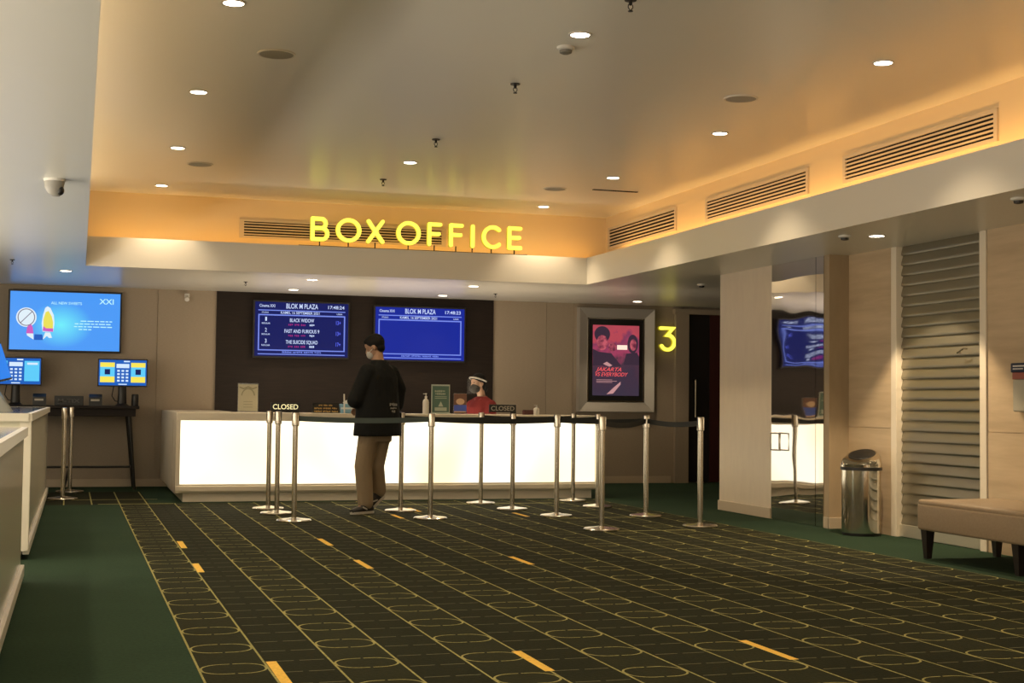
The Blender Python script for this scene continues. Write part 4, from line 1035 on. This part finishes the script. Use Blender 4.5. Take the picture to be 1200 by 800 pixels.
ey.build('eyes', hairm, man, 60)
# phone in his left hand
t = thing('phone', 'black phone held low in front of the standing man', 'phone', Lwr + FT * .09)
pc_ = Lwr + (Lwr - Lel).normalized() * .10 + UPV * .022
q = MB(); q.box(-.036, .036, -.072, .072, -.004, .004, .003)
mtx = Matrix.Translation(pc_) @ Matrix((RS, FT, UPV)).transposed().to_4x4(); bmesh.ops.transform(q.bm, matrix=mtx, verts=q.bm.verts[:]); q.build('body', M['black'], t)
q = MB(); q.box(-.032, .032, -.066, .066, .004, .0048); bmesh.ops.transform(q.bm, matrix=mtx, verts=q.bm.verts[:]); q.build('display', mat('dim_glass', (.02, .02, .025), .1), t)

# ---- the seated clerk behind the counter, facing left
wc = Vector((4.70, 16.40, 0)); FT = Vector((-.88, -.47, 0)).normalized(); RS = Vector((FT.y, -FT.x, 0))
def mp_(r_, f_, z_): return wc + RS * r_ + FT * f_ + UPV * z_
hc = Vector((4.640, 16.365, 1.322)); hf = Vector((-.90, -.40, .02))
b = MB(); rot, hsd, hup = head(b, hc, hf, (0, 0, 1), .96)
sphere_chain(b, [mp_(0, -.02, 1.09), mp_(0, .0, 1.18), hc + Vector((.03, .01, -.05))], [.068, .050, .048])
torso(b, [(0, 0, .54, .12, .10), (0, 0, .60, .165, .125), (0, 0, .75, .135, .10), (0, .01, .90, .145, .105), (0, 0, 1.02, .16, .10), (0, -.01, 1.09, .15, .075), (0, -.01, 1.13, .08, .055)])
SH = [mp_(s_ * .165, -.005, 1.075) for s_ in (-1, 1)]; EL = [mp_(s_ * .215, .06, .83) for s_ in (-1, 1)]; WR = [mp_(s_ * .13, .27, .80) for s_ in (-1, 1)]
for a_, e_, w_ in zip(SH, EL, WR): sphere_chain(b, [a_, e_, w_], [.046, .037, .024])
for i, s_ in enumerate((-1, 1)): hand(b, WR[i], WR[i] - EL[i], (0, 0, -1), RS * -s_, .9, .35)
HP = [mp_(s_ * .085, .02, .585) for s_ in (-1, 1)]; KN = [mp_(s_ * .10, .42, .58) for s_ in (-1, 1)]; AN = [mp_(s_ * .10, .36, .17) for s_ in (-1, 1)]
for a_, k_, n_ in zip(HP, KN, AN):
    sphere_chain(b, [a_, k_, n_], [.078, .054, .036]); sphere_chain(b, [n_ + Vector((0, 0, -.02)), n_ + FT * .14 + Vector((0, 0, -.045))], [.034, .026])
wom = b.build('person', skin2, None, loc=(4.70, 16.40, 0)); remeshed(wom, .0065, 2)
tag(wom, 'seated clerk in a dark red shirt, dark mask and face shield behind the counter', 'person')
j = MB(); torso(j, [(0, 0, .56, .185, .145), (0, 0, .75, .170, .135), (0, .01, .92, .182, .142), (0, 0, 1.03, .195, .128), (0, -.01, 1.095, .165, .10), (0, -.01, 1.135, .095, .078), (0, -.005, 1.165, .066, .064)])
for s_, a_, e_ in zip((-1, 1), SH, EL): sphere_chain(j, [mp_(s_ * .08, -.005, 1.105), a_ + UPV * -.02, a_ * .3 + e_ * .7], [.058, .072, .074])
rm = mat('dark_red_shirt_cloth', (.16, .020, .020), .8, 0, .2); bump(rm, noise_of(rm, 12, (1, 1, .6), 3), .5, .02)
st = j.build('shirt', rm, wom); remeshed(st, .010, 3)
cl_ = MB(); cl_.tube([mp_(-.07, -.03, 1.16), mp_(-.045, .055, 1.13), mp_(0, .085, 1.08)], [.014, .014, .008], 8).tube([mp_(.07, -.03, 1.16), mp_(.045, .055, 1.13), mp_(0, .085, 1.08)], [.014, .014, .008], 8)
cl_.build('collar', mat('red_collar', (.24, .04, .035), .8), st, 50)
p = MB(); p.loft([(mp_(0, 0, .52), RS * .17, FT * .135), (mp_(0, 0, .62), RS * .172, FT * .135)], 24)
for a_, k_, n_ in zip(HP, KN, AN): sphere_chain(p, [a_, k_, n_ + Vector((0, 0, .05))], [.095, .070, .058])
remeshed(p.build('trousers', mat('black_trouser_cloth', (.012, .012, .014), .8), wom), .012, 2)
for n_ in AN:
    MB().loft([(n_ + FT * -.05 + Vector((0, 0, -.035)), RS * .035, UPV * .04), (n_ + FT * .06 + Vector((0, 0, -.035)), RS * .042, UPV * .04), (n_ + FT * .17 + Vector((0, 0, -.05)), RS * .036, UPV * .024)], 16).build('shoe', M['black'], wom, 50)
fh = hf.normalized()
hm = MB(); hm.ell(hc + hup * .050 - fh * .020, .083, .098, .080, 22, rot); hm.ell(hc - hup * .015 - fh * .066, .070, .050, .085, 18, rot); hm.ell(hc - hup * .050 - fh * .115, .045, .045, .055, 14, rot)
remeshed(hm.build('hair', hairm, wom), .008, 2)
fm = MB(); fm.ell(hc - hup * .058 + fh * .040, .064, .072, .062, 20, rot)
remeshed(fm.build('face_mask', mat('dark_face_mask', (.022, .020, .017), .8), wom), .007, 2)
ey = MB()
for s_ in (-1, 1): ey.ell(hc + fh * .078 + hsd * s_ * .028 + hup * .010, .009, .006, .006, 10, rot)
ey.build('eyes', hairm, wom, 60)
vis = MB(); n = 16
for i in range(n):
    a0, a1 = -R(85) + R(170) * i / n, -R(85) + R(170) * (i + 1) / n
    q0 = hc + fh * cos(a0) * .135 + hsd * sin(a0) * .105; q1 = hc + fh * cos(a1) * .135 + hsd * sin(a1) * .105
    vis.quad([q0 - hup * .13, q1 - hup * .13, q1 + hup * .055, q0 + hup * .055])
vs = vis.build('face_shield', mat('clear_visor', (.85, .88, .9), .02, 0, .12, alpha=.03), wom, 60)
bd = MB(); ring = [hc + hup * (.072 - .030 * (1 - cos(a * pi / 16))) + fh * cos(a * pi / 16) * .112 - fh * .012 + hsd * sin(a * pi / 16) * .093 for a in range(-11, 12)]
bd.tube(ring, .010, 8); bd.build('headband', mat('grey_foam_band', (.42, .40, .36), .6), vs, 50)
# stool she sits on
t = thing('stool', 'round black stool under the seated clerk', 'stool', (4.70, 16.40, 0))
MB().lathe([(.17, .455), (.185, .465), (.185, .495), (.165, .508)], 4.70, 16.40, 32).build('seat', M['black'], t, 40)
MB().cyl(4.70, 16.40, .03, .456, .025, 16).build('post', M['steel'], t, 40)
MB().lathe([(.20, 0), (.20, .012), (.05, .035)], 4.70, 16.40, 32).build('base', M['steel'], t, 40)
rg = MB(); rg.tube([(4.70 + .24 * cos(a * pi / 16), 16.40 + .24 * sin(a * pi / 16), .12) for a in range(33)], .012, 8); rg.tube([(4.46, 16.4, .12), (4.94, 16.4, .12)], .009, 8); rg.build('foot_ring', M['steel'], t, 40)
